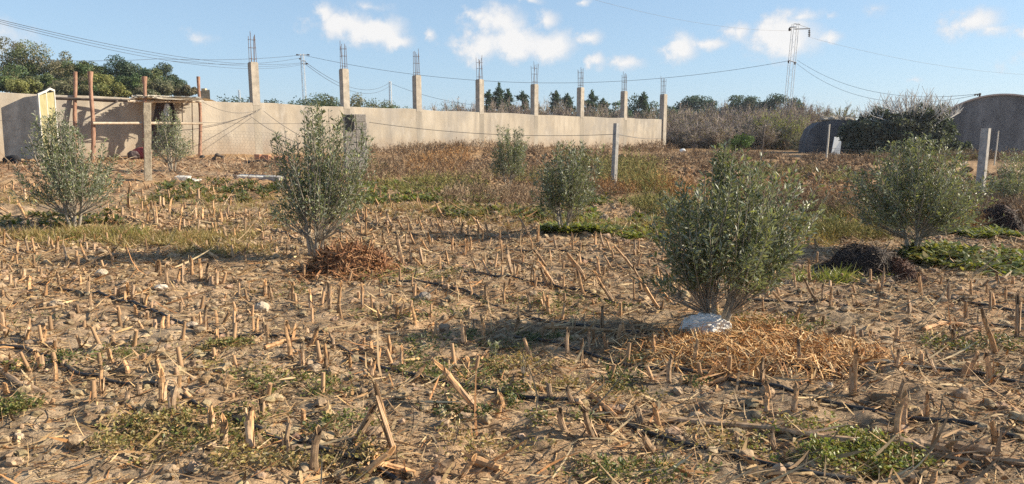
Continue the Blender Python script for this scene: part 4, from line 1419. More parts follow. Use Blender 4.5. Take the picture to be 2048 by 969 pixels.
olive(2022, 424, 298, 56, 'olive at the right edge behind the leaning post', [(0, .1, .1), (.2, .3, .4), (.4, .9, .9), (.6, 1.0, 1.0), (.8, .75, .9), (.92, .5, .6), (1, .2, .3)],
      76, 70, 8, 0, None, 3, .054, tint=1.1, spikes=((-.3, 1.0), (.2, .97), (.6, .94)))
olive(80, 330, 232, 26, 'sparse olive sprout before the grey sloping wall', [(0, .1, .1), (.3, .6, .6), (.6, .9, .8), (1, .3, .2)], 14, 30, 9, -.3, 20.5, 2, .06, tint=1.3)

# ------------------------------------------------------------------ the cut maize stubble
RAW = [  # (x offset, y offset, scale, 'x top, y top, x foot, y foot; ...') read off enlarged views of the photograph
    (0, 660, 3.137, '240,130,265,240;345,210,350,320;385,190,412,250;685,115,705,205;625,235,640,405;790,190,800,260;985,180,1005,270;1015,270,1020,460;1075,350,1085,540;800,370,800,490;878,330,880,410;1130,290,1125,380;1320,475,1325,630;1400,555,1405,730;1552,480,1575,770;1355,0,1355,90;1435,10,1440,90;165,0,170,80;275,0,278,80;30,0,35,40;345,60,345,110;1100,235,1110,290;35,330,45,400'),
    (512, 660, 3.137, '205,0,215,185;290,110,290,230;440,100,445,240;485,30,490,130;720,80,720,150;835,40,838,165;918,110,912,250;590,165,592,235;1045,220,985,330;1150,225,1395,510;1205,190,1205,250;1318,195,1318,290;740,380,870,780;745,480,620,700;830,750,640,945;1200,780,1120,910;1370,800,1290,925;185,585,185,780;380,630,368,880;35,440,38,560;290,510,300,600;485,560,485,640;400,0,345,95;730,180,730,300;1600,290,1605,375;1525,410,1565,500;1530,470,1510,550;50,0,50,40;160,710,165,780'),
    (1024, 660, 3.137, '345,0,350,170;435,65,438,200;590,30,590,150;895,40,895,180;480,0,482,130;1160,75,1140,240;980,165,985,330;1065,290,1065,330;1125,285,1115,350;100,270,115,400;1565,180,1565,330;180,335,195,400;225,340,245,435;340,365,385,465;290,505,340,650;425,490,515,680;785,485,805,605;885,480,925,615;800,625,895,775;590,600,645,660;170,530,250,595;1415,650,1418,755;1590,410,1595,520;1130,650,1155,705;410,440,440,480'),
    (1536, 660, 3.137, '175,345,163,515;8,330,5,430;540,110,530,410;815,125,808,240;960,140,962,240;985,140,1060,290;1305,145,1260,285;1395,145,1393,330;1165,0,1170,95;1105,0,1105,80;825,320,820,450;848,400,845,610;815,460,808,660;1005,385,990,550;1425,580,1425,720;1390,0,1425,150;0,640,45,760;100,740,120,820;1040,890,1025,969;910,920,915,969;585,0,585,45;645,0,645,30;195,70,195,230'),
    (0, 380, 3.125, '155,850,165,960;275,870,275,960;15,770,20,890;35,860,30,910;20,255,25,350;40,280,90,335;105,315,108,390;160,310,175,390;195,300,215,395;300,290,302,360;325,315,328,390;357,300,355,395;400,335,420,455;500,345,550,450;680,365,710,450;835,440,840,500;980,360,980,440;980,440,975,540;1000,440,1000,535;1035,475,1048,600;1115,490,1113,570;1135,460,1140,590;1195,430,1200,530;1205,440,1208,500;1255,445,1253,570;1295,460,1295,575;1357,485,1355,600;1325,540,1325,590;1315,540,1313,590;15,450,18,510;50,465,48,510;130,480,135,550;150,500,152,550;238,490,238,555;255,490,256,550;305,520,308,580;367,510,370,590;505,530,500,600;555,545,550,660;95,560,97,615;183,540,185,620;65,530,65,590;720,615,720,660;738,615,738,665;797,590,797,655;785,635,785,705;830,590,830,685;885,650,885,735;908,650,908,735;845,715,848,780;1140,700,1132,765;1280,730,1285,900;1250,770,1252,850;1355,760,1357,850;1465,740,1465,880;1585,800,1585,890;1013,790,1015,865;1050,800,1050,865;1350,870,1350,960;1425,870,1428,960;1495,570,1497,670;920,760,920,810;968,810,968,870;565,650,565,750'),
    (0, 380, 3.125, '105,70,165,185;0,100,75,165;800,0,805,110;905,40,907,90;920,115,920,205;968,115,968,230;980,110,982,230;765,110,765,170;710,150,713,220;893,215,896,280;850,140,850,180;945,70,947,130;1065,60,1062,140;1020,50,1022,100;1130,95,1132,160;1120,170,1120,260;1215,90,1225,190;1235,180,1240,280;1150,185,1150,240;1265,110,1268,190;1340,115,1335,180;1385,130,1388,200;1345,200,1355,270;1395,225,1415,320;1465,240,1470,310;1530,165,1535,270;1425,105,1425,160;1360,350,1360,400;1450,355,1462,430;1530,365,1535,450;540,330,545,370;590,340,588,390;1000,40,1000,100;1435,35,1437,100;1240,0,1243,60;1050,0,1050,35;155,0,158,50;55,40,60,80;1290,315,1290,360;1200,290,1195,330'),
    (512, 380, 3.125, '55,560,57,660;97,600,98,700;225,605,230,700;207,615,205,680;340,640,345,760;425,590,428,695;458,595,460,760;518,595,518,770;665,610,665,740;722,670,727,795;880,725,882,795;905,705,907,795;990,740,992,840;640,635,640,675;975,525,975,605;880,560,885,605;840,550,842,585;1158,545,1158,610;1195,585,1203,630;1252,600,1252,645;1150,425,1150,495;1545,590,1550,715;1430,600,1437,690;1350,600,1348,665;1290,825,1300,960;1365,820,1365,890;1420,840,1420,960;1335,740,1335,800;1135,870,1135,910;205,825,210,920;50,835,52,910;5,800,5,890;320,870,320,895'),
    (512, 380, 3.125, '40,260,40,305;155,280,155,350;625,130,640,200;610,165,650,210;660,120,670,175;685,115,690,180;680,180,690,290;565,260,620,320;595,245,605,275;660,300,662,410;720,310,728,420;785,275,815,345;815,340,850,435;785,345,785,430;880,290,915,465;965,345,968,455;1020,350,1045,470;990,420,1045,490;810,140,862,245;880,180,915,245;750,160,758,215;820,165,822,220;958,265,985,330;938,275,938,335;1030,315,1075,385;1085,275,1090,340;1100,305,1100,335;1130,195,1175,290;1130,90,1175,180;1225,290,1228,390;1235,335,1270,395;1305,315,1308,410;1338,305,1340,385;1322,310,1320,385;1190,380,1205,470;1280,210,1287,280;1220,170,1250,265;1080,190,1115,240;1355,165,1420,265;1440,215,1450,310;1385,235,1387,300;1575,265,1595,320;1535,335,1540,460;1550,365,1600,530;1355,440,1375,505;1410,425,1460,535;1010,180,1045,250'),
    (1024, 380, 3.125, '50,170,120,310;120,310,135,400;165,225,160,325;145,370,215,480;260,305,277,375;378,275,382,385;350,395,450,540;340,400,395,480;425,400,430,465;240,375,243,450;415,410,400,450;175,455,260,590;175,490,225,600;10,460,20,555;135,505,140,595;318,530,320,615;405,520,450,660;530,430,550,545;575,415,625,505;515,515,640,710;515,265,520,360;550,275,580,370;585,310,615,385;650,350,760,500;765,315,768,405;788,315,790,395;750,480,800,560;805,570,915,740;755,560,765,690;905,480,915,540;930,500,940,580;905,580,1000,715;965,505,1005,600;1040,590,1075,670;100,640,115,760;190,650,210,760;215,665,230,770;565,735,562,880;25,810,22,915;680,840,715,915;740,855,790,930;895,910,893,969;945,370,940,450;1105,720,1100,760;60,225,60,290;820,890,855,960;430,930,435,969'),
    (1536, 380, 3.125, '245,455,265,580;350,490,335,570;215,560,305,700;340,595,340,690;388,570,388,610;395,620,390,730;715,500,710,640;958,520,955,680;1130,560,1125,700;1270,570,1270,660;1420,530,1450,590;1485,610,1487,700;1408,650,1410,740;1235,705,1237,800;885,680,882,780;100,790,102,870;180,750,178,820;1335,765,1395,945;1565,660,1560,920;1160,850,1165,969;40,480,40,570;50,600,75,680;30,640,95,710;165,520,170,610;680,660,683,740')]
STUBS = []
for ox, oy, k, txt in RAW:
    for part in txt.split(';'):
        a = [float(v) / k for v in part.split(',')]
        STUBS.append((ox + a[0], oy + a[1], ox + a[2], oy + a[3]))


def stub_mesh(seed, kind):
    """one cut stalk of unit length and unit radius, standing on the origin"""
    r = np.random.default_rng(seed)
    mb = MB()
    n, sd = 12, 9
    f = np.linspace(-.22, 1, n)
    nodes = r.uniform(.1, .9, 2)
    rad = 1.0 - .18 * f + .28 * np.exp(-((f - nodes[0]) / .035) ** 2) + .22 * np.exp(-((f - nodes[1]) / .035) ** 2)
    rad *= 1 + .25 * np.exp(-np.maximum(f, 0) / .08)
    th = np.arange(sd) * 2 * np.pi / sd
    wob = r.normal(0, .16, 2)
    sq = r.uniform(.72, .95)
    V = np.zeros((n, sd, 3))
    for i in range(n):
        rr = rad[i] * (1 + .10 * np.sin(3 * th + seed) + r.normal(0, .035, sd))
        V[i, :, 0] = rr * np.cos(th) + wob[0] * math.sin(f[i] * 3)
        V[i, :, 1] = rr * np.sin(th) * sq + wob[1] * math.sin(f[i] * 4)
        V[i, :, 2] = f[i]
    bx, by = r.normal(0, .75, 2)
    V[:, :, 0] += (bx * np.clip(f, 0, 1) ** 2)[:, None]
    V[:, :, 1] += (by * np.clip(f, 0, 1) ** 2)[:, None]
    cut = .13 * np.cos(th + r.uniform(0, 6)) * r.uniform(.1, 1) + r.normal(0, .045, sd)
    if seed % 4 == 1:
        cut[:4] -= r.uniform(.12, .3)          # split: one side torn away
    V[-1, :, 2] += cut
    V[-2, :, 2] = np.minimum(V[-2, :, 2], V[-1, :, 2] - .02)
    i, j = np.meshgrid(np.arange(n - 1), np.arange(sd), indexing='ij')
    k = (j + 1) % sd
    Fq = np.stack([i * sd + j, i * sd + k, (i + 1) * sd + k, (i + 1) * sd + j], -1).reshape(-1, 4)
    # the skin is streaked; rings at the nodes darker; the top end often blackened
    c = np.tile(r.uniform(.72, 1.15, sd), n - 1)[:, None] * np.array([[1, 1, 1.0]])
    fr_ = np.repeat(f[:-1], sd)
    c *= (1 - .45 * np.exp(-((fr_ - nodes[0]) / .05) ** 2))[:, None]
    c *= (1 - .45 * np.exp(-np.maximum(fr_, 0) / .10) * r.uniform(.4, 1))[:, None]      # soil stained foot
    c *= np.clip(1 + r.normal(0, .14, len(c)), .6, 1.3)[:, None]
    if kind == 'burnt':
        c *= np.where(fr_ > .86, .35, 1)[:, None]
    mb.add(V, Fq, c, 0, False)
    inner = (V[-1] - [bx, by, 0]) * [.68, .68, 1] + [bx, by, -.03]
    mb.add(np.concatenate([V[-1], inner]), [[a, (a + 1) % sd, sd + (a + 1) % sd, sd + a] for a in range(sd)], (1.25, 1.2, 1.1))
    mb.add(inner, np.arange(sd), (.55, .5, .42) if kind != 'burnt' else (.22, .2, .18))
    return mb.mesh('maize_stub', M['stalk' if seed % 3 else 'stalkdark'])


def sheath_mesh(seed):
    r = np.random.default_rng(seed)
    mb = MB()
    for k in range(r.integers(2, 5)):
        a0 = r.uniform(0, 6.28)
        w = r.uniform(.5, 1.1)
        h0, h1 = r.uniform(-.05, .15), r.uniform(.45, .98)
        peel = r.uniform(.0, 1.0) if k else 0
        m, nn = 7, 4
        Vg = []
        for i in range(m + 1):
            f = i / m
            for j in range(nn + 1):
                a = a0 + (j / nn - .5) * w * 2 * (1 - .55 * f)
                rr = 1.17 + .06 * k - .15 * f + peel * 2.2 * max(0, f - .35) ** 2 + .07 * math.sin(a * 9)
                Vg.append((rr * math.cos(a) , rr * math.sin(a) * .9, h0 + (h1 - h0) * f - peel * .22 * max(0, f - .55) ** 1.5 + .012 * r.normal()))
        g = nn + 1
        mb.add(Vg, [[i * g + j, i * g + j + 1, (i + 1) * g + j + 1, (i + 1) * g + j] for i in range(m) for j in range(nn)], np.repeat(r.uniform(.75, 1.15, m), nn)[:, None] * np.ones((1, 3)))
    # ragged strips at the foot
    n = 9
    a = r.uniform(0, 6.28, n)
    c = np.stack([1.05 * np.cos(a), 1.05 * np.sin(a), r.uniform(-.05, .12, n)], -1)
    d = np.stack([np.cos(a) * 3.0, np.sin(a) * 3.0, r.uniform(.05, .45, n)], -1)
    L = np.linalg.norm(d, axis=1)
    strips(mb, c, d, np.tile([0, 0, 1.0], (n, 1)), L * r.uniform(.3, 1.0, n), r.uniform(.3, .7, n), r.uniform(-.03, .0, n), 3, (.7, 1, .8, .2), r.uniform(.6, 1.1, (n, 1)) * np.ones((1, 3)))
    return mb.mesh('leaf_sheath', M['husk'])


KINDS = [stub_mesh(100 + k, 'burnt' if k in (1, 2, 4, 5, 8) else 'plain') for k in range(12)]
SHEATHS = [sheath_mesh(300 + k) for k in range(7)]
LM = [('leftmost olive', 150, 455), ('tall forked olive', 610, 470), ('brown straw heap', 690, 545), ('middle olive', 1125, 455), ('white plastic bag', 1410, 650), ('orange straw mulch', 1500, 705),
      ('dark hay heap', 1755, 520), ('fallen stalk bundle', 1885, 903), ('pale boulder', 522, 620), ('long slanting stalk', 920, 790), ('small grey seedling', 985, 700), ('yellow green clover', 1640, 895),
      ('frontmost hose', 330, 800), ('long bent stalk', 769, 845), ('grey lump in weeds', 850, 595), ('largest foreground olive', 1440, 590), ('square stone', 1210, 438), ('white slab', 376, 355)]


def place(top, foot):
    (xt, yt), (xb, yb) = top, foot
    yb = min(yb, 985)
    t = GT(xb, yb)
    b = P(xb, yb, t)
    tp = P(xt, yt, t * (1 + U(-.012, .012)))
    return b, tp, t


items = []
for (xt, yt, xb, yb) in STUBS:
    b, tp, t = place((xt, yt), (xb, yb))
    items.append((math.hypot(xb - xt, yb - yt), b, tp, t, xb, yb, xt, yt))
items.sort(key=lambda q: -q[0])
MAIN, REST = items[:296], items[296:]
labelled = {}
for q in MAIN:
    L, b, tp, t, xb, yb, xt, yt = q
    lean = abs(xt - xb) / max(L, 1)
    look = 'leaning' if lean > .3 else ('tall upright' if L > 44 else ('upright' if L > 26 else 'short upright'))
    nm, lx, ly = min(LM, key=lambda m: ((m[1] - xb) * .7) ** 2 + ((m[2] - yb) * 1.5) ** 2)
    dx, dy = xb - lx, (yb - ly) * 1.8
    rel = ('right of' if dx > 0 else 'left of') if abs(dx) > abs(dy) else ('in front of' if dy > 0 else 'behind')
    labelled.setdefault((look, rel, nm), []).append((xb, q))
LABEL = {}
for (look, rel, nm), v in labelled.items():
    v.sort(key=lambda a: a[0])
    for i, (_, q) in enumerate(v):
        LABEL[id(q)] = f'{look} maize stub {rel} the {nm}' + (f', {ORD[i]} from left' if len(v) > 1 else '')


def pose(b, tp, rad, spin):
    d = Vector(tp - b)
    z = d.normalized()
    x = z.orthogonal().normalized()
    y = z.cross(x)
    rot = Matrix((x, y, z)).transposed().to_4x4() @ Matrix.Rotation(spin, 4, 'Z')
    return Matrix.Translation(Vector(b)) @ rot @ Matrix.Diagonal((rad, rad, d.length, 1))


first = bpy.data.objects.new('maize_stub', KINDS[0])
first_sheath = bpy.data.objects.new('leaf_sheath', SHEATHS[0])
for n_, q in enumerate(MAIN):
    L, b, tp, t, xb, yb, xt, yt = q
    rad = U(.0115, .0168) * (1.18 if L > 55 else 1.0)
    rad = max(rad, .0021 * t * .8)
    o = first.copy()
    o.data = KINDS[int(rng.integers(0, 12))]
    COL.objects.link(o)
    o.matrix_basis = pose(b, tp, rad, U(0, 6.28))
    tag(o, LABEL[id(q)], 'maize stub', 'cut maize stubs standing in the field')
    if L > 30 and U(0, 1) < .75:
        c = first_sheath.copy()
        c.data = SHEATHS[int(rng.integers(0, 7))]
        COL.objects.link(c)
        c.parent = o
mb = MB()
for q in REST:
    L, b, tp, t = q[:4]
    tube(mb, [b - (tp - b) * .2, b * .5 + tp * .5, tp], np.array([.016, .014, .012]) * max(1, t / 9), 6, np.array([.50, .33, .20]) * U(.6, 1.2))
# short, scarcely visible stubs in their rows between the ones that show
for row_y in np.arange(4.0, 16.8, .52):
    x = -17.0
    while x < 17:
        x += U(.10, .32)
        y = row_y + .06 * x + rng.normal(0, .07) + .12 * math.sin(x * .7)
        if abs(x) > 1.35 * y + .3 or vnoise(x / 1.3, y / 1.3, 77) < -.18 or U(0, 1) < .22 + .22 * (x > 1.5):
            continue
        b = on(x, y, -.02)
        k = max(1, y / 10)
        h = U(.05, .17)
        tp = b + np.array([rng.normal(0, .025), rng.normal(0, .025), h])
        cc = np.array([.46, .285, .155]) * U(.5, 1.25)
        tube(mb, [b, b * .4 + tp * .6, tp], np.array([.015, .0125, .011]) * k * U(.8, 1.2), 6, cc)
        if U(0, 1) < .6:
            n = 4
            strips(mb, np.tile(b + [0, 0, .03], (n, 1)), rdir(n, .0, .8), np.tile([0, 0, 1.0], (n, 1)) + rng.normal(0, .3, (n, 3)), U(.05, .15, n), .016 * k, U(-.4, 0, n), 2, (1, .8, .2), cc * U(.8, 1.3))
tag(mb.build('maize_stubble', M['straw']), kind='stuff')

# lying stalks
GL = 'maize stalks lying on the ground'


def lying(pts, r, label, dark=False, n_seed=0):
    Pn = []
    for (x, y) in pts:
        p = G(x, y)
        Pn.append(p + [0, 0, r * 1.1])
    Pn = np.array(Pn)
    f = np.linspace(0, len(Pn) - 1, 14)
    q = np.stack([np.interp(f, np.arange(len(Pn)), Pn[:, k]) for k in range(3)], -1)
    q[:, 2] = np.maximum(q[:, 2], ground_z(q[:, 0], q[:, 1]) + r * .5)
    rr = r * (1 + .12 * np.sin(f * 9) + .25 * (np.abs(np.sin(f * 2.2)) > .97))
    mb = MB()
    tube(mb, q, rr * np.linspace(1.1, .8, 14), 8, None, 0, True, False)
    n = 10
    i = rng.integers(1, 12, n)
    strips(mb, q[i], norm(q[i + 1] - q[i] + rng.normal(0, .02, (n, 3))), np.tile([0, 0, 1.0], (n, 1)) + rng.normal(0, .5, (n, 3)), U(.08, .25, n), U(.012, .025, n), U(-.1, .2, n), 3, (1, 1, .8, .2), np.array([1.2, 1.15, 1.1]) * U(.7, 1.1, n)[:, None])
    tag(mb.build('fallen_stalk', M['stalkdark' if dark else 'stalk']), label, 'maize stalk', GL)


lying([(1798, 898), (1850, 903), (1905, 912)], .026, 'thick brown fallen stalk forming the near half of the bundle at the lower right', True)
lying([(1870, 899), (1930, 907), (1982, 914)], .024, 'thick brown fallen stalk forming the far half of the bundle at the lower right', True)
lying([(1845, 913), (1880, 918), (1912, 921)], .012, 'thin fallen stalk under the bundle at the lower right', True)
lying([(1330, 845), (1420, 853), (1540, 863), (1620, 877), (1730, 890)], .016, 'very long dark fallen stalk behind the yellow green clover', True)
lying([(1183, 795), (1232, 839)], .014, 'clean pale fallen stalk slanting in the centre of the foreground')
lying([(360, 473), (400, 502), (435, 520)], .024, 'long fallen stalk in the shade left of the tall forked olive')
lying([(1010, 520), (1060, 534)], .016, 'short fallen stalk among the leaning stubs before the middle olive')
lying([(1360, 770), (1420, 772), (1460, 760)], .017, 'fallen stalk with a black end in front of the orange straw mulch')
lying([(1848, 664), (1890, 650), (1936, 655)], .016, 'bent broken stalk lying across two stubs above the fallen bundle')
lying([(1090, 658), (1200, 664), (1330, 668)], .014, 'long fallen stalk in the shadow of the largest olive')
lying([(1960, 525), (2000, 519)], .016, 'fallen stalk among the broad leaves behind the dark hay heap')
lying([(530, 700), (570, 686), (600, 682)], .014, 'fallen stalk beside the hose in front of the pale boulder')
lying([(15, 728), (40, 736)], .02, 'pale split stalk lying at the left edge beside the frontmost hose')
lying([(0, 745), (40, 775), (95, 795)], .016, 'fallen stalk lying below the frontmost hose at the left edge', True)
lying([(985, 690), (960, 725)], .010, 'thin stalk fallen beside the small grey seedling')
lying([(1945, 920), (2048, 935)], .012, 'fallen stalk crossing the lower right corner', True)
lying([(720, 950), (770, 935), (830, 952)], .014, 'fallen stalk at the bottom edge below the long bent stalk')
lying([(950, 930), (1000, 945)], .02, 'short thick fallen stalk at the bottom edge in the centre')

# ------------------------------------------------------------------ drip hoses
HOSES = [([(-40, 703), (60, 716), (150, 755), (240, 777), (330, 790), (370, 805), (420, 830), (480, 845), (560, 880), (640, 905), (740, 945), (790, 965)], 'frontmost black drip hose crossing the lower left corner'),
         ([(74, 573), (144, 585), (260, 612), (380, 655), (469, 672), (555, 684), (600, 690), (652, 695), (716, 720), (850, 750), (960, 772), (1072, 805), (1140, 815), (1180, 840), (1270, 850), (1290, 858), (1390, 895), (1440, 900), (1536, 937), (1600, 958), (1720, 972)], 'long black drip hose from the stony left side to the bottom right corner'),
         ([(1020, 672), (1180, 705), (1240, 722), (1370, 738), (1440, 753), (1480, 768), (1536, 785), (1600, 795), (1660, 805), (1780, 835), (1860, 850), (2000, 880), (2070, 894)], 'black drip hose passing in front of the orange straw mulch'),
         ([(300, 404), (368, 434), (430, 440), (512, 447), (560, 470), (690, 530), (762, 562), (832, 564), (874, 574), (928, 588), (1011, 617), (1082, 628), (1152, 648), (1240, 662), (1340, 676)], 'black drip hose running from behind the brown straw heap to the white plastic bag'),
         ([(845, 534), (912, 543), (1000, 560), (1100, 578), (1229, 598), (1264, 604), (1400, 600), (1594, 609), (1715, 623), (1808, 636), (1872, 644), (1936, 652), (2070, 668)], 'black drip hose passing behind the largest foreground olive'),
         ([(1620, 556), (1720, 573), (1766, 580), (1856, 591), (1910, 601), (1985, 610), (2070, 624)], 'black drip hose just in front of the dark hay heap'),
         ([(720, 452), (800, 470), (900, 492), (1000, 500), (1110, 503), (1200, 525), (1300, 540)], 'black drip hose among the leaning stubs before the middle olive'),
         ([(1500, 740), (1640, 752), (1780, 738), (1900, 742), (2070, 772)], 'black drip hose leaving the right side of the orange straw mulch')]
for pts, lab in HOSES:
    X = np.array([P(x, y, GT(x, y, base_z)) for x, y in pts])
    d = np.concatenate([[0], np.cumsum(np.linalg.norm(np.diff(X[:, :2], axis=0), axis=1))])
    f = np.linspace(0, d[-1], int(d[-1] / .05) + 2)
    q = np.stack([np.interp(f, d, X[:, k]) for k in range(3)], -1)
    for _ in range(6):
        q[1:-1, :2] = .5 * q[1:-1, :2] + .25 * (q[:-2, :2] + q[2:, :2])
    q[:, 0] += .05 * np.sin(f * 2.1) ; q[:, 1] += .035 * np.sin(f * 3.3 + 1)
    z = ground_z(q[:, 0], q[:, 1])
    zs = z.copy()
    for _ in range(8):
        zs[1:-1] = .5 * zs[1:-1] + .25 * (zs[:-2] + zs[2:])
    bury = .012 * vnoise(f / .8, f * 0, 55)
    q[:, 2] = np.maximum(zs, z - .004) + .012 + bury
    tag(tube(MB(), q, .0125, 8).build('drip_hose', M['rubber']), lab, 'hose', 'black drip irrigation hoses')

# ------------------------------------------------------------------ heaps, bag, stones, slabs, bricks
def mound(cx, cy, rx, ry, h, ang=0.0, seed=1, rough=.25):
    v, f = ICO3
    keep = v[:, 2] > -.25
    idx = -np.ones(len(v), int)
    idx[keep] = np.arange(keep.sum())
    ff = f[np.all(keep[f], 1)]
    v = v[keep].copy()
    k = 1 + rough * (vnoise(v[:, 0] * 2.2 + seed, v[:, 1] * 2.2, seed) + .7 * vnoise(v[:, 0] * 5 + seed, v[:, 1] * 5 + v[:, 2] * 3, seed + 1))
    v = v * k[:, None]
    x, y = v[:, 0] * rx, v[:, 1] * ry
    c, s = math.cos(ang), math.sin(ang)
    X, Y = cx + x * c - y * s, cy + x * s + y * c
    Z = ground_z(X, Y) * .5 + float(ground_z(cx, cy)) * .5 + np.maximum(v[:, 2], -.2) * h
    return np.stack([X, Y, Z], -1), idx[ff]


def straw_on(mb, N, V, F, L, w, cols, lift=.03, flat=.5, spread=.0):
    tri = rng.integers(0, len(F), N)
    ab = rng.dirichlet([1, 1, 1], N)
    p = (V[F[tri]] * ab[:, :, None]).sum(1)
    nrm = norm(np.cross(V[F[tri]][:, 1] - V[F[tri]][:, 0], V[F[tri]][:, 2] - V[F[tri]][:, 0]))
    nrm *= np.sign(nrm[:, 2:3] + 1e-6)
    d = norm(np.cross(nrm, rdir(N)) + nrm * rng.normal(0, 1 - flat, (N, 1)) * .6)
    p = p + nrm * U(-.01, lift, N)[:, None] - d * (L * .4)
    p[:, :2] += rng.normal(0, spread, (N, 2)) if spread else 0
    c = np.asarray(cols)[rng.integers(0, len(cols), N)] * U(.6, 1.25, (N))[:, None]
    strips(mb, p, d, nrm + rng.normal(0, .3, (N, 3)), L * U(.5, 1.3, N), w * U(.6, 1.4, N), U(-.25, .15, N), 3, (1, 1, .9, .5), c)


def heap(px, py, wpx, dpx_m, h, label, cols, N, L, w, name='straw_heap', cat='heap', seed=1, fringe=.10, core=(.4, .3, .2), flat=.5):
    t = GT(px, py, base_z)
    c = P(px, py, t)
    rx = wpx / FPX * t / 2
    V, F = mound(c[0], c[1] + dpx_m * .4, rx, dpx_m, h, 0, seed)
    mb = MB()
    mb.add(V, F, np.array(cols[0]) * core[0] * 2, 0, True)
    straw_on(mb, N, V, F, L, w, cols, .05 if flat < .7 else .02, flat)
    V2, F2 = mound(c[0], c[1] + dpx_m * .2, rx * 1.3, dpx_m * 1.5, .02, 0, seed + 5)
    V2[:, 2] = ground_z(V2[:, 0], V2[:, 1]) + .02
    straw_on(mb, int(N * .45), V2, F2, L, w, cols, .02, .9, fringe)
    return tag(mb.build(name, M['straw']), label, cat)


BRN = [(.24, .105, .045), (.34, .16, .07), (.17, .08, .04), (.42, .23, .11)]
heap(692, 546, 138, .34, .23, 'tangled reddish brown straw heap at the foot of the tall forked olive', BRN, 1700, .24, .011, seed=3)
DRK = [(.045, .030, .024), (.065, .042, .032), (.034, .024, .021), (.10, .068, .045)]
heap(1744, 545, 134, .36, .27, 'large blackish hay heap below the wide olive', DRK, 2000, .20, .008, 'hay_heap', seed=6, fringe=.04, flat=.88)
heap(1802, 551, 56, .24, .19, 'smaller reddish hay heap leaning on the blackish one', [(.13, .06, .035), (.18, .085, .05), (.08, .04, .03)], 800, .16, .008, 'hay_heap', seed=8, fringe=.04, flat=.8)
heap(2008, 462, 74, .40, .38, 'dark hay heap at the right edge beneath the rightmost olive', [(.06, .035, .025), (.10, .05, .035), (.035, .025, .02)], 1100, .20, .011, 'hay_heap', seed=9, fringe=.05, flat=.85)
# mulch of orange straw under the largest olive
ORG = [(.56, .29, .10), (.66, .40, .17), (.42, .20, .08), (.72, .50, .26)]
mb = MB()
for (px, py, w, d, n_) in ((1500, 700, 300, .35, 3000), (1410, 708, 200, .30, 1500), (1620, 712, 200, .25, 1300), (1330, 690, 150, .18, 500), (1700, 722, 190, .16, 500), (1560, 742, 240, .14, 700), (1480, 660, 160, .2, 500)):
    t = GT(px, py, base_z)
    c = P(px, py, t)
    V, F = mound(c[0], c[1], w / FPX * t / 2, d, .07, 0, int(px))
    V[:, 2] = ground_z(V[:, 0], V[:, 1]) + .05 * np.clip(1 - ((V[:, 0] - c[0]) / (w / FPX * t / 2)) ** 2 - ((V[:, 1] - c[1]) / d) ** 2, 0, 1)
    straw_on(mb, n_, V, F, .15, .0062, ORG, .045, .65, .09)
tag(mb.build('straw_mulch', M['straw']), 'flat orange straw mulch spread under the largest foreground olive', 'mulch')

# white plastic bag
t = GT(1412, 672)
c = P(1412, 672, t)
ICO4 = ico(4)
v = ICO4[0].copy()
rg = lambda f, q: 1 - 2 * np.abs(vnoise(v[:, 0] * f + q, v[:, 1] * f + v[:, 2] * f * .7, 62 + q))
k = 1 + .36 * vnoise(v[:, 0] * 2.3 + 5, v[:, 1] * 2.3 + v[:, 2] * 2, 61) + .26 * rg(2.9, 1) + .16 * rg(5.7, 2) + .08 * rg(12, 3) - .2
v = v * k[:, None] * [.165, .125, .105]
v[:, 2] = np.maximum(v[:, 2], -.05 + .012 * vnoise(v[:, 0] * 30, v[:, 1] * 30, 8)) + .05
mb = MB().add(v + [c[0], c[1] + .05, float(ground_z(c[0], c[1])) - .01], ICO4[1], None, 0, False)
tag(mb.build('plastic_bag', M['plastic']), 'crumpled white plastic bag at the foot of the largest olive', 'bag')


def rock(px, py, wpx, label, hk=.75, seed=0, col=(1, 1, 1), m='stone', name='stone', flat=False):
    t = GT(px, py)
    p = P(px, py, t)
    s = wpx / FPX * t / 2
    v = ICO2[0].copy()
    k = 1 + .55 * vnoise(v[:, 0] * 1.6 + seed, v[:, 1] * 1.6 + v[:, 2] * 1.3, seed) + .2 * vnoise(v[:, 0] * 4 + seed, v[:, 1] * 4 + v[:, 2] * 3, seed + 3)
    v = v * k[:, None] * [s, s * .85, s * hk]
    tag(MB().add(v + [p[0], p[1] + s * .4, float(ground_z(p[0], p[1])) + s * hk * .45], ICO2[1], col, 0, flat).build(name, M[m]), label, 'stone', 'stones lying in the field')


rock(522, 624, 26, 'pale rounded boulder left of the stub row in front of the brown straw heap', .95, 3, (1.25, 1.2, 1.1))
rock(1208, 444, 20, 'upright square brown stone among the broad weeds right of the middle olive', 1.0, 4, (.8, .7, .6))
rock(200, 553, 24, 'pale angular stone in the shadow strip below the leftmost olive', .8, 5, (1.1, 1.05, .95))
rock(320, 580, 24, 'whitish flat stone in the stubble in front of the leftmost olive', .55, 6, (1.3, 1.25, 1.2))
rock(382, 655, 22, 'pale stone beside the long hose in the left stubble', .6, 7, (1.1, 1.0, .9))
rock(108, 618, 30, 'round earthy stone at the left among the clods', .8, 8, (.85, .75, .65))
rock(628, 745, 28, 'earthy stone in front of the stub row right of the frontmost hose', .8, 9, (.75, .65, .55))
rock(848, 602, 26, 'grey lump in the weeds right of the brown straw heap', .8, 10, (.6, .58, .58))
rock(888, 662, 22, 'brown square clod left of the shaded stubs', .8, 11, (.75, .62, .52))
rock(1246, 818, 16, 'white pebble near the pale fallen stalk', .9, 12, (1.5, 1.5, 1.5))
rock(1770, 942, 20, 'round pale stone in the clover at the lower right', .9, 13, (1.2, 1.15, 1.05))
rock(1660, 775, 14, 'small white pebble right of the orange straw mulch', .8, 14, (1.5, 1.45, 1.4))
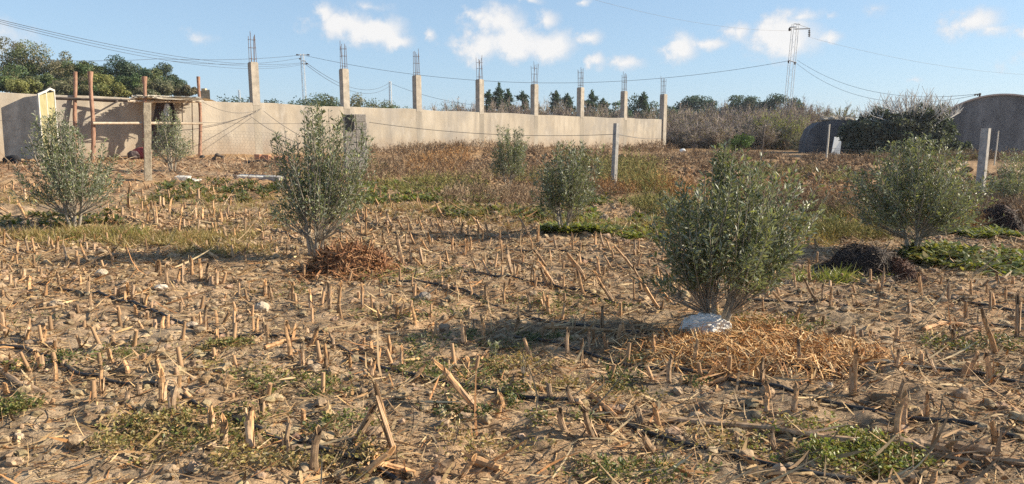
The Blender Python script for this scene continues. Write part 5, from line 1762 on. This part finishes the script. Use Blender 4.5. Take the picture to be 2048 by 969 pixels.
rock(1775, 812, 52, 'large flat dark clod behind the stub pair at the right', .55, 15, (.55, .48, .42), 'clod')
rock(1898, 722, 34, 'dark clod near the two leaning stubs at the right', .6, 16, (.55, .5, .46), 'clod')
rock(1394, 838, 30, 'pale chip of stalk pith and soil before the dark clover', .5, 17, (1.1, .9, .7))
rock(400, 700, 30, 'broad grey clod at the right of the pale stone in the left stubble', .6, 18, (.9, .85, .78), 'clod')
rock(445, 770, 34, 'round earthy lump beside the tallest left stub', .75, 19, (.9, .78, .66), 'clod')
rock(410, 768, 26, 'earthy lump close left of the one beside the tallest left stub', .75, 20, (.85, .75, .62), 'clod')
rock(35, 880, 20, 'pale stone at the lower left corner', .8, 21, (1.1, 1.0, .9))
rock(205, 745, 26, 'pale flat stone touching the frontmost hose', .5, 22, (1.25, 1.15, .9))
rock(1805, 540, 10, 'little stone on the reddish hay heap side', .8, 23)


def slab(px, py, wpx, t, hgt, dep, rz, label, m='dusty', name='slab', cat='slab'):
    p = P(px, py, t)
    z = float(ground_z(p[0], p[1]))
    w = wpx / FPX * t
    mb = MB()
    box(mb, (-w / 2, -dep / 2, -.03), (w / 2, dep / 2, hgt), None, 0, .012)
    o = mb.build(name, M[m])
    o.location = (p[0], p[1], z)
    o.rotation_euler = (R(2), R(3), rz)
    tag(o, label, cat)


slab(366, 358, 26, 17.6, .10, .35, .2, 'broken white slab left of its lower twin near the thick rough post')
slab(388, 361, 20, 17.4, .05, .3, -.2, 'lower broken white slab right of its twin near the thick rough post')
slab(512, 352, 66, 18.6, .06, .5, .1, 'long white plank lying left of the tall forked olive', 'dusty', 'plank', 'plank')
slab(548, 360, 34, 18.2, .09, .3, -.15, 'greyish slab at the end of the long white plank', 'greyconc')
slab(470, 346, 40, 19.4, .05, .25, .1, 'dark board lying left of the long white plank', 'darkwood', 'plank', 'plank')
for i, (px, py, w) in enumerate(((516, 304, 15), (532, 304, 16), (556, 305, 14), (570, 304, 13), (596, 305, 16), (606, 304, 12))):
    t = 27.5
    p = P(px, py, t)
    z = float(ground_z(p[0], p[1]))
    W_ = w / FPX * t
    mb = MB()
    hb = .20
    # hollow brick: solid box; dark-coloured inserts paint the shade inside its holes
    box(mb, (-W_ / 2, -.10, 0), (W_ / 2, .10, hb), None, 0, .008)
    for hx in (-.05, .05):
        for hz in (.05, .10, .15):
            box(mb, (W_ / 2 - .02, hx - .03, hz - .017), (W_ / 2 + .003, hx + .03, hz + .017), (.12, .1, .1))
    o = mb.build('hollow_brick', M['brick'])
    o.location = (p[0], p[1], z - .01 + .0)
    o.rotation_euler = (U(-.1, .1), U(-.1, .1), -.7 + U(-.5, .5))
    tag(o, f'orange hollow brick, {ORD[i]} from the left at the foot of the wall', 'brick', 'hollow bricks at the foot of the wall')
# dark plastic sheeting by the bricks, other litter along the wall
for (pts, m, r_, lab, nm, cat) in ((((488, 308), (520, 313), (560, 320)), 'rubber', .05, 'dark rolled plastic sheet lying in front of the hollow bricks', 'plastic_roll', 'sheet'),
                                   (((424, 300), (432, 296), (446, 304)), 'darkwood', .06, 'dark bent branch stub at the foot of the wall past the pergola', 'branch', 'branch')):
    q = np.array([P(x, y, 26.0) for x, y in pts])
    q[:, 2] = ground_z(q[:, 0], q[:, 1]) + r_ * .8 + (np.array([.0, .05, .0]) if nm != 'branch' else np.array([0, .22, .1]))
    f = np.linspace(0, 2, 12)
    qq = np.stack([np.interp(f, [0, 1, 2], q[:, k]) for k in range(3)], -1)
    tag(tube(MB(), qq, r_ * (1 + .3 * np.sin(f * 7)), 7).build(nm, M[m]), lab, cat)


def sack(px, py, t, w, h, m, label, seed, name='sack', cat='sack'):
    p = P(px, py, t)
    v = ICO2[0].copy()
    v = v * (1 + .4 * vnoise(v[:, :1] * 2 + seed, v[:, 1:2] * 2 + v[:, 2:] * 2, seed)) * [w / 2, w * .35, h / 2]
    v[:, 2] = np.maximum(v[:, 2], -h * .35) + h * .35
    tag(MB().add(v + [p[0], p[1], float(ground_z(p[0], p[1])) - .02], ICO2[1], None, 0, False).build(name, M[m]), label, cat)


sack(282, 306, 27.2, .75, .55, 'red', 'faded red sack under the pergola beside the thick rough post', 5)
sack(266, 308, 26.8, .45, .40, 'cloth', 'dark sack left of the faded red one under the pergola', 8)
sack(22, 302, 24.0, .55, .38, 'black', 'black bundle at the foot of the grey sloping wall', 9, 'bundle', 'bundle')
sack(404, 312, 28.2, .22, .16, 'rubber', 'small dark can shape at the foot of the right pergola post', 12, 'bundle', 'bundle')
sack(1365, 292, 46, .42, .3, 'white', 'pale sack lying among dry reeds right of the wall end', 13)

# ------------------------------------------------------------------ ground litter (nobody could count it)
def fan(N, r0, r1, a=40, p=2.0):
    r_ = (r0 ** p + (r1 ** p - r0 ** p) * U(0, 1, N)) ** (1 / p)
    an = U(R(-a), R(a), N)
    return r_ * np.sin(an), r_ * np.cos(an), r_


def ell(px, py, rx, ry, N):
    """N points scattered over the patch of ground seen as an ellipse in the photograph."""
    c = P(px, py, GT(px, py, base_z))
    e = P(px + rx, py, GT(px + rx, py, base_z))
    n_, f_ = P(px, py + ry, GT(px, py + ry, base_z)), P(px, py - ry, GT(px, py - ry, base_z))
    a = math.sqrt(1) * U(0, 2 * np.pi, N)
    q = np.sqrt(U(0, 1, N)) * (.75 + .5 * (vnoise(np.cos(a) * 2 + px, np.sin(a) * 2 + py, 5) + .5))
    x = c[0] + np.cos(a) * q * abs(e[0] - c[0])
    s = np.sin(a) * q
    y = np.where(s < 0, c[1] + s * (c[1] - n_[1]), c[1] + s * (f_[1] - c[1]))
    return x, y


mb = MB()
x, y, r_ = fan(165000, 1.6, 13, 60, 1.4)
dens = vnoise(x / .7, y / .7, 33) + .5 * vnoise(x / .22, y / .22, 34)
left = sstep(-x / np.maximum(y, 1), .1, .6)
ok = dens > U(-.75, .5, len(x)) + .25 * left * (y > 5) * (y < 9)
x, y, r_ = x[ok], y[ok], r_[ok]
N = len(x)
a = np.where(U(0, 1, N) < .6, rng.normal(0.1, .6, N), U(0, 6.28, N))
d = np.stack([np.cos(a), np.sin(a), rng.normal(0.05, .14, N)], -1)
big = U(0, 1, N) < .055
L = np.where(big, U(.10, .30, N), U(.03, .13, N)) * (1 + .03 * r_)
wd = np.where(big, U(.006, .016, N), U(.0022, .008, N)) * np.maximum(1, r_ / 6)
cset = np.array([(.54, .37, .19), (.44, .28, .14), (.62, .46, .26), (.30, .19, .10), (.45, .31, .17), (.38, .19, .08), (.20, .135, .08)])
c = cset[rng.integers(0, 7, N)] * U(.6, 1.2, N)[:, None]
nn = np.tile([0, 0, 1.0], (N, 1)) + rng.normal(0, .45, (N, 3))
strips(mb, np.stack([x, y, ground_z(x, y) + U(.002, .022, N)], -1), d, nn, L, wd, rng.normal(0, .38, N), 3, (.8, 1, .85, .25), c)
tag(mb.build('straw_litter', M['straw']), kind='stuff')

mb = MB()     # coarser dead litter between the field and the wall
x, y, r_ = fan(35000, 11.5, 30, 60, 1.6)
dens = vnoise(x / 1.6, y / .8, 43)
ok = dens > U(-.6, .45, len(x)) + .35 * (y < 14) - .2 * (x < -3)
x, y, r_ = x[ok], y[ok], r_[ok]
N = len(x)
a = U(0, 6.28, N)
d = np.stack([np.cos(a), np.sin(a), np.abs(rng.normal(0, .35, N))], -1)
cset = np.array([(.36, .22, .13), (.46, .31, .19), (.28, .17, .11), (.52, .40, .27), (.20, .13, .09), (.40, .22, .12)])
c = cset[rng.integers(0, 6, N)] * U(.6, 1.2, N)[:, None]
strips(mb, np.stack([x, y, ground_z(x, y)], -1), d, np.tile([0, 0, 1.0], (N, 1)) + rng.normal(0, .6, (N, 3)), U(.10, .45, N), U(.010, .022, N) * r_ / 15, rng.normal(0, .3, N), 2, (1, .8, .2), c)
tag(mb.build('dead_litter', M['drystem']), kind='stuff')

mb = MB()     # curled dry leaf blades, broader than the straw
x, y, r_ = fan(25000, 1.6, 13, 60, 1.4)
ok = vnoise(x / .8 + 3, y / .8, 37) + .6 * vnoise(x / .25, y / .25, 38) > U(-.35, .6, len(x))
x, y, r_ = x[ok], y[ok], r_[ok]
N = len(x)
a = U(0, 6.28, N)
d = np.stack([np.cos(a), np.sin(a), U(-.05, .55, N)], -1)
cset = np.array([(.60, .40, .19), (.52, .33, .15), (.60, .43, .23), (.40, .24, .11), (.46, .24, .10)])
c = cset[rng.integers(0, 5, N)] * U(.55, 1.15, N)[:, None]
strips(mb, np.stack([x, y, ground_z(x, y) + U(0, .015, N)], -1), d, np.tile([0, 0, 1.0], (N, 1)) + rng.normal(0, .5, (N, 3)), U(.05, .17, N) * (1 + .02 * r_), U(.008, .020, N) * np.maximum(1, r_ / 9), U(-1.0, .2, N), 4, (.6, 1, 1, .7, .15), c)
tag(mb.build('dry_leaf_litter', M['straw']), kind='stuff')

# clods of dry soil
mb = MB()
x, y, r_ = fan(39500, 1.6, 14, 60, 1.45)
dn = vnoise(x / .9, y / .9, 51) + .25 * sstep(-x / y, -.1, .5)
ok = dn > U(-.5, .55, len(x))
x, y, r_ = x[ok], y[ok], r_[ok]
N = len(x)
s = np.minimum(.0072 * U(0.06, 1, N) ** -.60, np.where(x / y < -.12, .055, .036)) * (1 + .04 * r_)
rot = rdir(N)
vv, ff = ICO0
big = s > .028
for sel, (vv, ff) in ((~big, ICO0), (big, ICO1)):
    n_ = int(sel.sum())
    k = 1 + rng.normal(0, .17, (n_, len(vv)))
    sc = s[sel][:, None] * np.stack([U(.8, 1.35, n_), U(.8, 1.2, n_), U(.55, .9, n_)], -1)
    an = U(0, 6.28, n_)
    V = vv[None] * k[:, :, None] * sc[:, None, :]
    X = V[:, :, 0] * np.cos(an)[:, None] - V[:, :, 1] * np.sin(an)[:, None]
    Y = V[:, :, 0] * np.sin(an)[:, None] + V[:, :, 1] * np.cos(an)[:, None]
    V = np.stack([X + x[sel][:, None], Y + y[sel][:, None], V[:, :, 2] + (ground_z(x[sel], y[sel]) + s[sel] * .25)[:, None]], -1)
    F_ = (ff[None] + (np.arange(n_) * len(vv))[:, None, None]).reshape(-1, 3)
    c = np.repeat(U(.75, 1.2, n_)[:, None] * (np.array([1, .97, .93]) + rng.normal(0, .03, (n_, 3))), len(ff), 0)
    mb.add(V.reshape(-1, 3), F_, c, 0, False)
tag(mb.build('soil_clods', M['clod']), kind='stuff')

mb = MB()     # turned dark clods in the ploughed strip before the wall
N = 5200
x, y = U(-1.5, 19, N), U(18.5, 38, N)
ok = (vnoise(x / 2, y / 2, 57) > U(-.6, .4, N)) & (np.abs(x / y) < .85)
x, y = x[ok], y[ok]
N = len(x)
s = .05 * U(.08, 1, N) ** -.5
k = 1 + rng.normal(0, .2, (N, 12))
V = ICO0[0][None] * k[:, :, None] * (s[:, None] * np.stack([U(.8, 1.6, N), U(.8, 1.3, N), U(.6, 1.0, N)], -1))[:, None, :]
V = V + np.stack([x, y, ground_z(x, y) + s * .3], -1)[:, None, :]
F_ = (ICO0[1][None] + (np.arange(N) * 12)[:, None, None]).reshape(-1, 3)
mb.add(V.reshape(-1, 3), F_, np.repeat(np.array([.62, .52, .45]) * U(.6, 1.3, N)[:, None], 20, 0))
tag(mb.build('ploughed_clods', M['clod']), kind='stuff')

# ------------------------------------------------------------------ green weeds
G1 = np.array([(.10, .125, .03), (.14, .155, .045), (.075, .10, .03), (.19, .185, .06), (.26, .21, .09)])       # small creeping weeds
G2 = np.array([(.17, .20, .045), (.22, .24, .06), (.14, .17, .04), (.27, .25, .09)])                             # bright yellow green
G3 = np.array([(.29, .225, .085), (.22, .185, .07), (.34, .27, .13), (.30, .19, .09)])                              # yellowing grass
G4 = np.array([(.06, .085, .028), (.085, .11, .035), (.05, .07, .025), (.16, .15, .06)])
SMALL = [(590, 772, 95, 18, G1, 900), (400, 880, 150, 40, np.concatenate([G1, G3]), 800), (330, 845, 90, 18, G3, 300), (1312, 748, 92, 38, G4, 1300), (1640, 895, 120, 48, np.concatenate([G2, G3[:2]]), 1200), (1740, 925, 90, 22, G2, 450), (900, 612, 80, 14, G1, 500),
         (895, 742, 90, 20, G1, 600), (960, 820, 100, 26, G4, 700), (1010, 800, 90, 26, G1, 500), (1150, 612, 90, 14, G1, 450), (30, 832, 40, 12, G1, 300), (1700, 556, 56, 8, G2, 600), (785, 553, 70, 10, G2, 400),
         (870, 550, 60, 10, G1, 250), (1010, 678, 100, 16, G4, 700), (850, 700, 60, 16, G4, 400), (520, 940, 80, 20, G3, 400), (720, 935, 80, 20, G3, 300), (470, 700, 36, 8, G1, 250), (480, 748, 70, 14, G3, 300), (440, 703, 60, 14, G3, 250),
         (1560, 950, 70, 18, G4, 300), (100, 735, 80, 14, G1, 350), (180, 740, 60, 10, G4, 250), (1905, 690, 60, 14, G1, 350), (1960, 690, 70, 12, G1, 350), (1200, 780, 120, 18, G3, 400), (1450, 880, 120, 20, G3, 300), (1280, 950, 140, 22, G1, 400),
         (1060, 730, 80, 12, G3, 250), (560, 583, 50, 8, G1, 250), (1060, 610, 70, 10, G1, 250), (1960, 750, 60, 12, G4, 250), (900, 900, 140, 22, G3, 300), (1480, 645, 90, 12, G1, 300), (1600, 660, 70, 10, G1, 200), (300, 900, 120, 30, G3, 350),
         (680, 865, 80, 16, G1, 220), (1330, 560, 60, 8, G1, 200), (1110, 845, 70, 14, G1, 250), (40, 640, 60, 12, G1, 150), (240, 715, 60, 10, G1, 200), (790, 640, 80, 12, G1, 200)]
mb = MB()
for (px, py, rx, ry, cs, n_) in SMALL:
    x, y = ell(px, py, rx * 1.25, ry * 1.3, int(n_ * .5))
    keep = vnoise(x / .16, y / .16, 91) + .7 * vnoise(x / .45, y / .45, 92) > U(-.35, .45, len(x))
    x, y = x[keep], y[keep]
    N = len(x)
    r_ = np.hypot(x, y)
    for q in range(5):
        d = rdir(N, -.1, .8)
        p = np.stack([x + rng.normal(0, .016, N), y + rng.normal(0, .016, N), ground_z(x, y) + U(.004, .05, N)], -1)
        c = cs[rng.integers(0, len(cs), N)] * U(.6, 1.35, N)[:, None]
        leaves(mb, p, d, norm(rdir(N, .1, 1) + [0, 0, .4]), U(.014, .034, N) * np.maximum(1, r_ / 9), U(.008, .018, N) * np.maximum(1, r_ / 9), c, 0, .1, .55)
tag(mb.build('creeping_weeds', M['weed']), kind='stuff')

BROAD = [(790, 388, 105, 20, G2, 900), (760, 402, 70, 12, G1, 300), (905, 396, 100, 15, G2, 600), (430, 388, 100, 18, G1, 500), (500, 386, 60, 12, G4, 220), (1245, 400, 130, 13, G1, 700), (1260, 408, 90, 8, G4, 220), (1160, 466, 66, 10, G2, 520),
         (1165, 436, 60, 12, G2, 240), (1290, 474, 80, 10, G2, 300), (1330, 445, 70, 12, G1, 240), (1975, 525, 95, 20, G2, 300), (1880, 518, 60, 12, G1, 220), (1955, 470, 60, 8, G2, 260), (950, 425, 80, 10, G1, 240), (1085, 432, 70, 12, G1, 240),
         (120, 440, 120, 12, G1, 240), (380, 372, 70, 10, G1, 160), (700, 372, 60, 10, G1, 120), (1880, 462, 50, 14, G2, 180), (1560, 445, 90, 12, G1, 240), (1640, 450, 60, 10, G2, 120)]
mb = MB()
for (px, py, rx, ry, cs, n_) in BROAD:
    x, y = ell(px, py, rx * 1.15, ry * 1.2, int(n_ * .75))
    keep = vnoise(x / .3, y / .3, 93) + .7 * vnoise(x / .8, y / .8, 94) > U(-.3, .5, len(x))
    x, y = x[keep], y[keep]
    N = len(x)
    for q in range(9):
        a = U(0, 6.28, N)
        d = np.stack([np.cos(a), np.sin(a), U(.25, 1.3, N)], -1)
        p = np.stack([x, y, ground_z(x, y) + U(0, .06, N)], -1)
        c = cs[rng.integers(0, len(cs), N)] * U(.6, 1.35, N)[:, None]
        Ls = U(.06, .15, N)
        strips(mb, p, d, np.stack([-np.cos(a), -np.sin(a), .8 + 0 * a], -1), Ls, Ls * U(.28, .45, N), U(-.45, -.1, N), 2, (.35, 1, .25), c)
tag(mb.build('broad_leaved_weeds', M['weed']), kind='stuff')

GRASS = [(240, 478, 190, 12, G3, 800), (200, 470, 120, 10, G2, 260), (120, 470, 120, 10, G3, 600), (330, 488, 120, 10, G3, 600), (470, 470, 90, 16, G3, 500), (1250, 455, 150, 16, G3, 900), (1430, 460, 100, 20, G3, 500), (1000, 440, 120, 16, G3, 700),
         (400, 410, 150, 24, G3, 900), (640, 420, 80, 20, G3, 500), (1560, 470, 120, 22, G3, 700), (1700, 455, 90, 16, G3, 500), (60, 400, 120, 24, G3, 600), (850, 425, 140, 12, G3, 600), (1640, 560, 60, 8, G2, 200), (450, 505, 100, 12, G3, 400), (1900, 440, 120, 20, G3, 700),
         (1150, 400, 60, 14, G3, 300), (530, 410, 40, 14, G3, 250)]
mb = MB()
for (px, py, rx, ry, cs, n_) in GRASS:
    x, y = ell(px, py, rx, ry * 1.15, int(n_ * .75))
    keep = vnoise(x / .35, y / .35, 95) + .8 * vnoise(x / 1.1, y / 1.1, 96) > U(-.45, .35, len(x))
    x, y = x[keep], y[keep]
    N = len(x)
    for q in range(5):
        d = rdir(N, .25, 1)
        p = np.stack([x + rng.normal(0, .04, N), y + rng.normal(0, .04, N), ground_z(x, y)], -1)
        c = cs[rng.integers(0, len(cs), N)] * U(.6, 1.35, N)[:, None]
        strips(mb, p, d, rdir(N), U(.06, .20, N), U(.006, .012, N), U(-.4, .4, N), 2, (1, .8, .2), c)
tag(mb.build('grass_tufts', M['weed']), kind='stuff')

# dry standing weeds towards the wall
D1 = np.array([(.25, .165, .10), (.34, .235, .145), (.19, .13, .085), (.42, .31, .20)])
D2 = np.array([(.40, .22, .09), (.48, .29, .13), (.34, .18, .08)])
D3 = np.array([(.28, .25, .085), (.22, .22, .08), (.34, .28, .11)])
DRYW = [(820, 335, 110, 34, D1, 420, .55), (880, 330, 60, 22, D2, 200, .6), (760, 350, 60, 26, D1, 200, .5), (960, 350, 90, 20, D1, 220, .45), (1100, 345, 120, 22, D1, 240, .45), (1270, 372, 42, 22, D3, 160, .75), (1280, 345, 26, 14, D3, 60, .9),
        (1340, 385, 40, 24, D2, 120, .6), (1400, 330, 120, 16, D1, 260, .5), (1380, 292, 70, 6, D2, 260, 1.5), (1350, 290, 40, 5, D1, 160, 1.4), (1560, 295, 90, 5, D1, 240, 1.5), (1650, 420, 70, 30, D1, 320, .55), (1640, 400, 40, 20, D2, 120, .6),
        (1900, 430, 70, 22, D1, 320, .5), (1940, 415, 90, 22, D1, 300, .55), (1880, 455, 40, 14, D2, 120, .5), (1990, 440, 60, 20, D1, 220, .5), (640, 340, 90, 26, D1, 160, .4), (1040, 400, 60, 20, D1, 160, .4), (1180, 380, 60, 16, D1, 150, .4),
        (1000, 305, 200, 6, D1, 420, .55), (1250, 300, 90, 5, D1, 260, .6), (800, 306, 110, 5, D1, 200, .6), (1460, 315, 90, 8, D1, 200, .6), (1750, 322, 160, 8, D1, 320, .5), (1230, 384, 40, 10, D2, 90, .45), (1520, 400, 90, 24, D1, 220, .5),
        (1700, 350, 120, 14, D1, 160, .45), (1610, 300, 40, 5, D1, 120, 1.1), (940, 400, 60, 16, D1, 120, .4), (560, 335, 80, 14, D1, 90, .35), (1310, 420, 50, 16, D3, 120, .45), (1970, 318, 110, 6, D1, 260, .6), (1850, 316, 90, 5, D3, 160, .6), (1120, 360, 140, 18, D3, 260, .4), (880, 375, 120, 14, D3, 240, .35), (1560, 350, 90, 18, D3, 180, .45),
        (1180, 330, 60, 12, D3, 140, .5), (1450, 440, 80, 14, D3, 160, .35), (1760, 440, 90, 14, D3, 160, .4), (1680, 470, 80, 14, D3, 160, .35), (1950, 385, 60, 14, D3, 120, .5), (700, 350, 60, 20, D3, 120, .4)]
mb = MB()
for (px, py, rx, ry, cs, n_, h) in DRYW:
    x, y = ell(px, py, rx, ry, n_)
    N = len(x)
    r_ = np.hypot(x, y)
    hh = h * U(.45, 1.15, N)
    base_c = cs[rng.integers(0, len(cs), N)] * U(.65, 1.25, N)[:, None]
    for q in range(6):
        d = rdir(N, .55, 1)
        p = np.stack([x + rng.normal(0, .05, N), y + rng.normal(0, .05, N), ground_z(x, y) - .02], -1)
        L = hh * U(.5, 1.1, N)
        strips(mb, p, d, rdir(N), L, .0055 * r_ / 13, U(-.25, .25, N), 2, (1, .8, .4), base_c * U(.75, 1.2, N)[:, None])
        for s_ in range(4):
            f = U(.35, 1.0, N)
            q2 = p + d * (L * f)[:, None]
            strips(mb, q2, norm(d + rng.normal(0, .7, (N, 3))), rdir(N), U(.03, .10, N) * (h / .5), .009 * r_ / 13, 0, 1, (1, .4), base_c * U(.8, 1.35, N)[:, None])
tag(mb.build('dry_weeds', M['drystem']), kind='stuff')

# the small grey seedling in the middle of the stubble, and a few single weeds
def seedling(px, py, yt, label, cs, spread=.35, n_=70, name='seedling'):
    t = GT(px, py)
    b = P(px, py, t)
    tp = P(px, yt, t)
    h = tp[2] - b[2]
    mb, ms = MB(), MB()
    for k in range(5):
        e = norm(np.array([U(-1, 1) * spread, U(-1, 1) * spread, 1]))
        pts = [np.zeros(3) - [0, 0, .02], e * h * .5, e * h * U(.8, 1.0) + [0, 0, .01]]
        tube(ms, pts, [.004, .003, .0015], 5)
        f = U(.15, 1, n_ // 5)
        q = e * (h * f)[:, None]
        leaves(mb, q, norm(rdir(len(f), 0, 1) + e * .5), rdir(len(f), .1, 1), U(.025, .045, len(f)), .013, cs[rng.integers(0, len(cs), len(f))] * U(.7, 1.2, len(f))[:, None])
    o = tag(empty(name, b), label, 'weed')
    mb.build('leaves', M['weed'], o)
    ms.build('stem', M['bark'], o)


GRY = np.array([(.22, .23, .15), (.18, .20, .12), (.27, .27, .19)])
seedling(986, 724, 684, 'small grey green seedling standing alone in front of the shaded stubs', GRY)
seedling(1046, 770, 706, 'thin spindly weed right of the small grey seedling', G3, .15, 30)
seedling(72, 530, 512, 'grey green sprout in the shade strip at the left', GRY, .5, 50)

# ------------------------------------------------------------------ thin haze over the land
hz = bpy.data.materials.new('haze')
hz.use_nodes = True
ht = hz.node_tree
ht.nodes.clear()
ho = ht.nodes.new('ShaderNodeOutputMaterial')
pv = nd(ht, 'ShaderNodeVolumePrincipled', ins={'Color': (.86, .92, 1.0, 1), 'Density': 0.00035, 'Anisotropy': 0.2})
ht.links.new(pv.outputs[0], ho.inputs['Volume'])
mb = MB()
box(mb, (-700, -700, -3), (700, 700, 15))
tag(mb.build('haze', hz), kind='stuff')
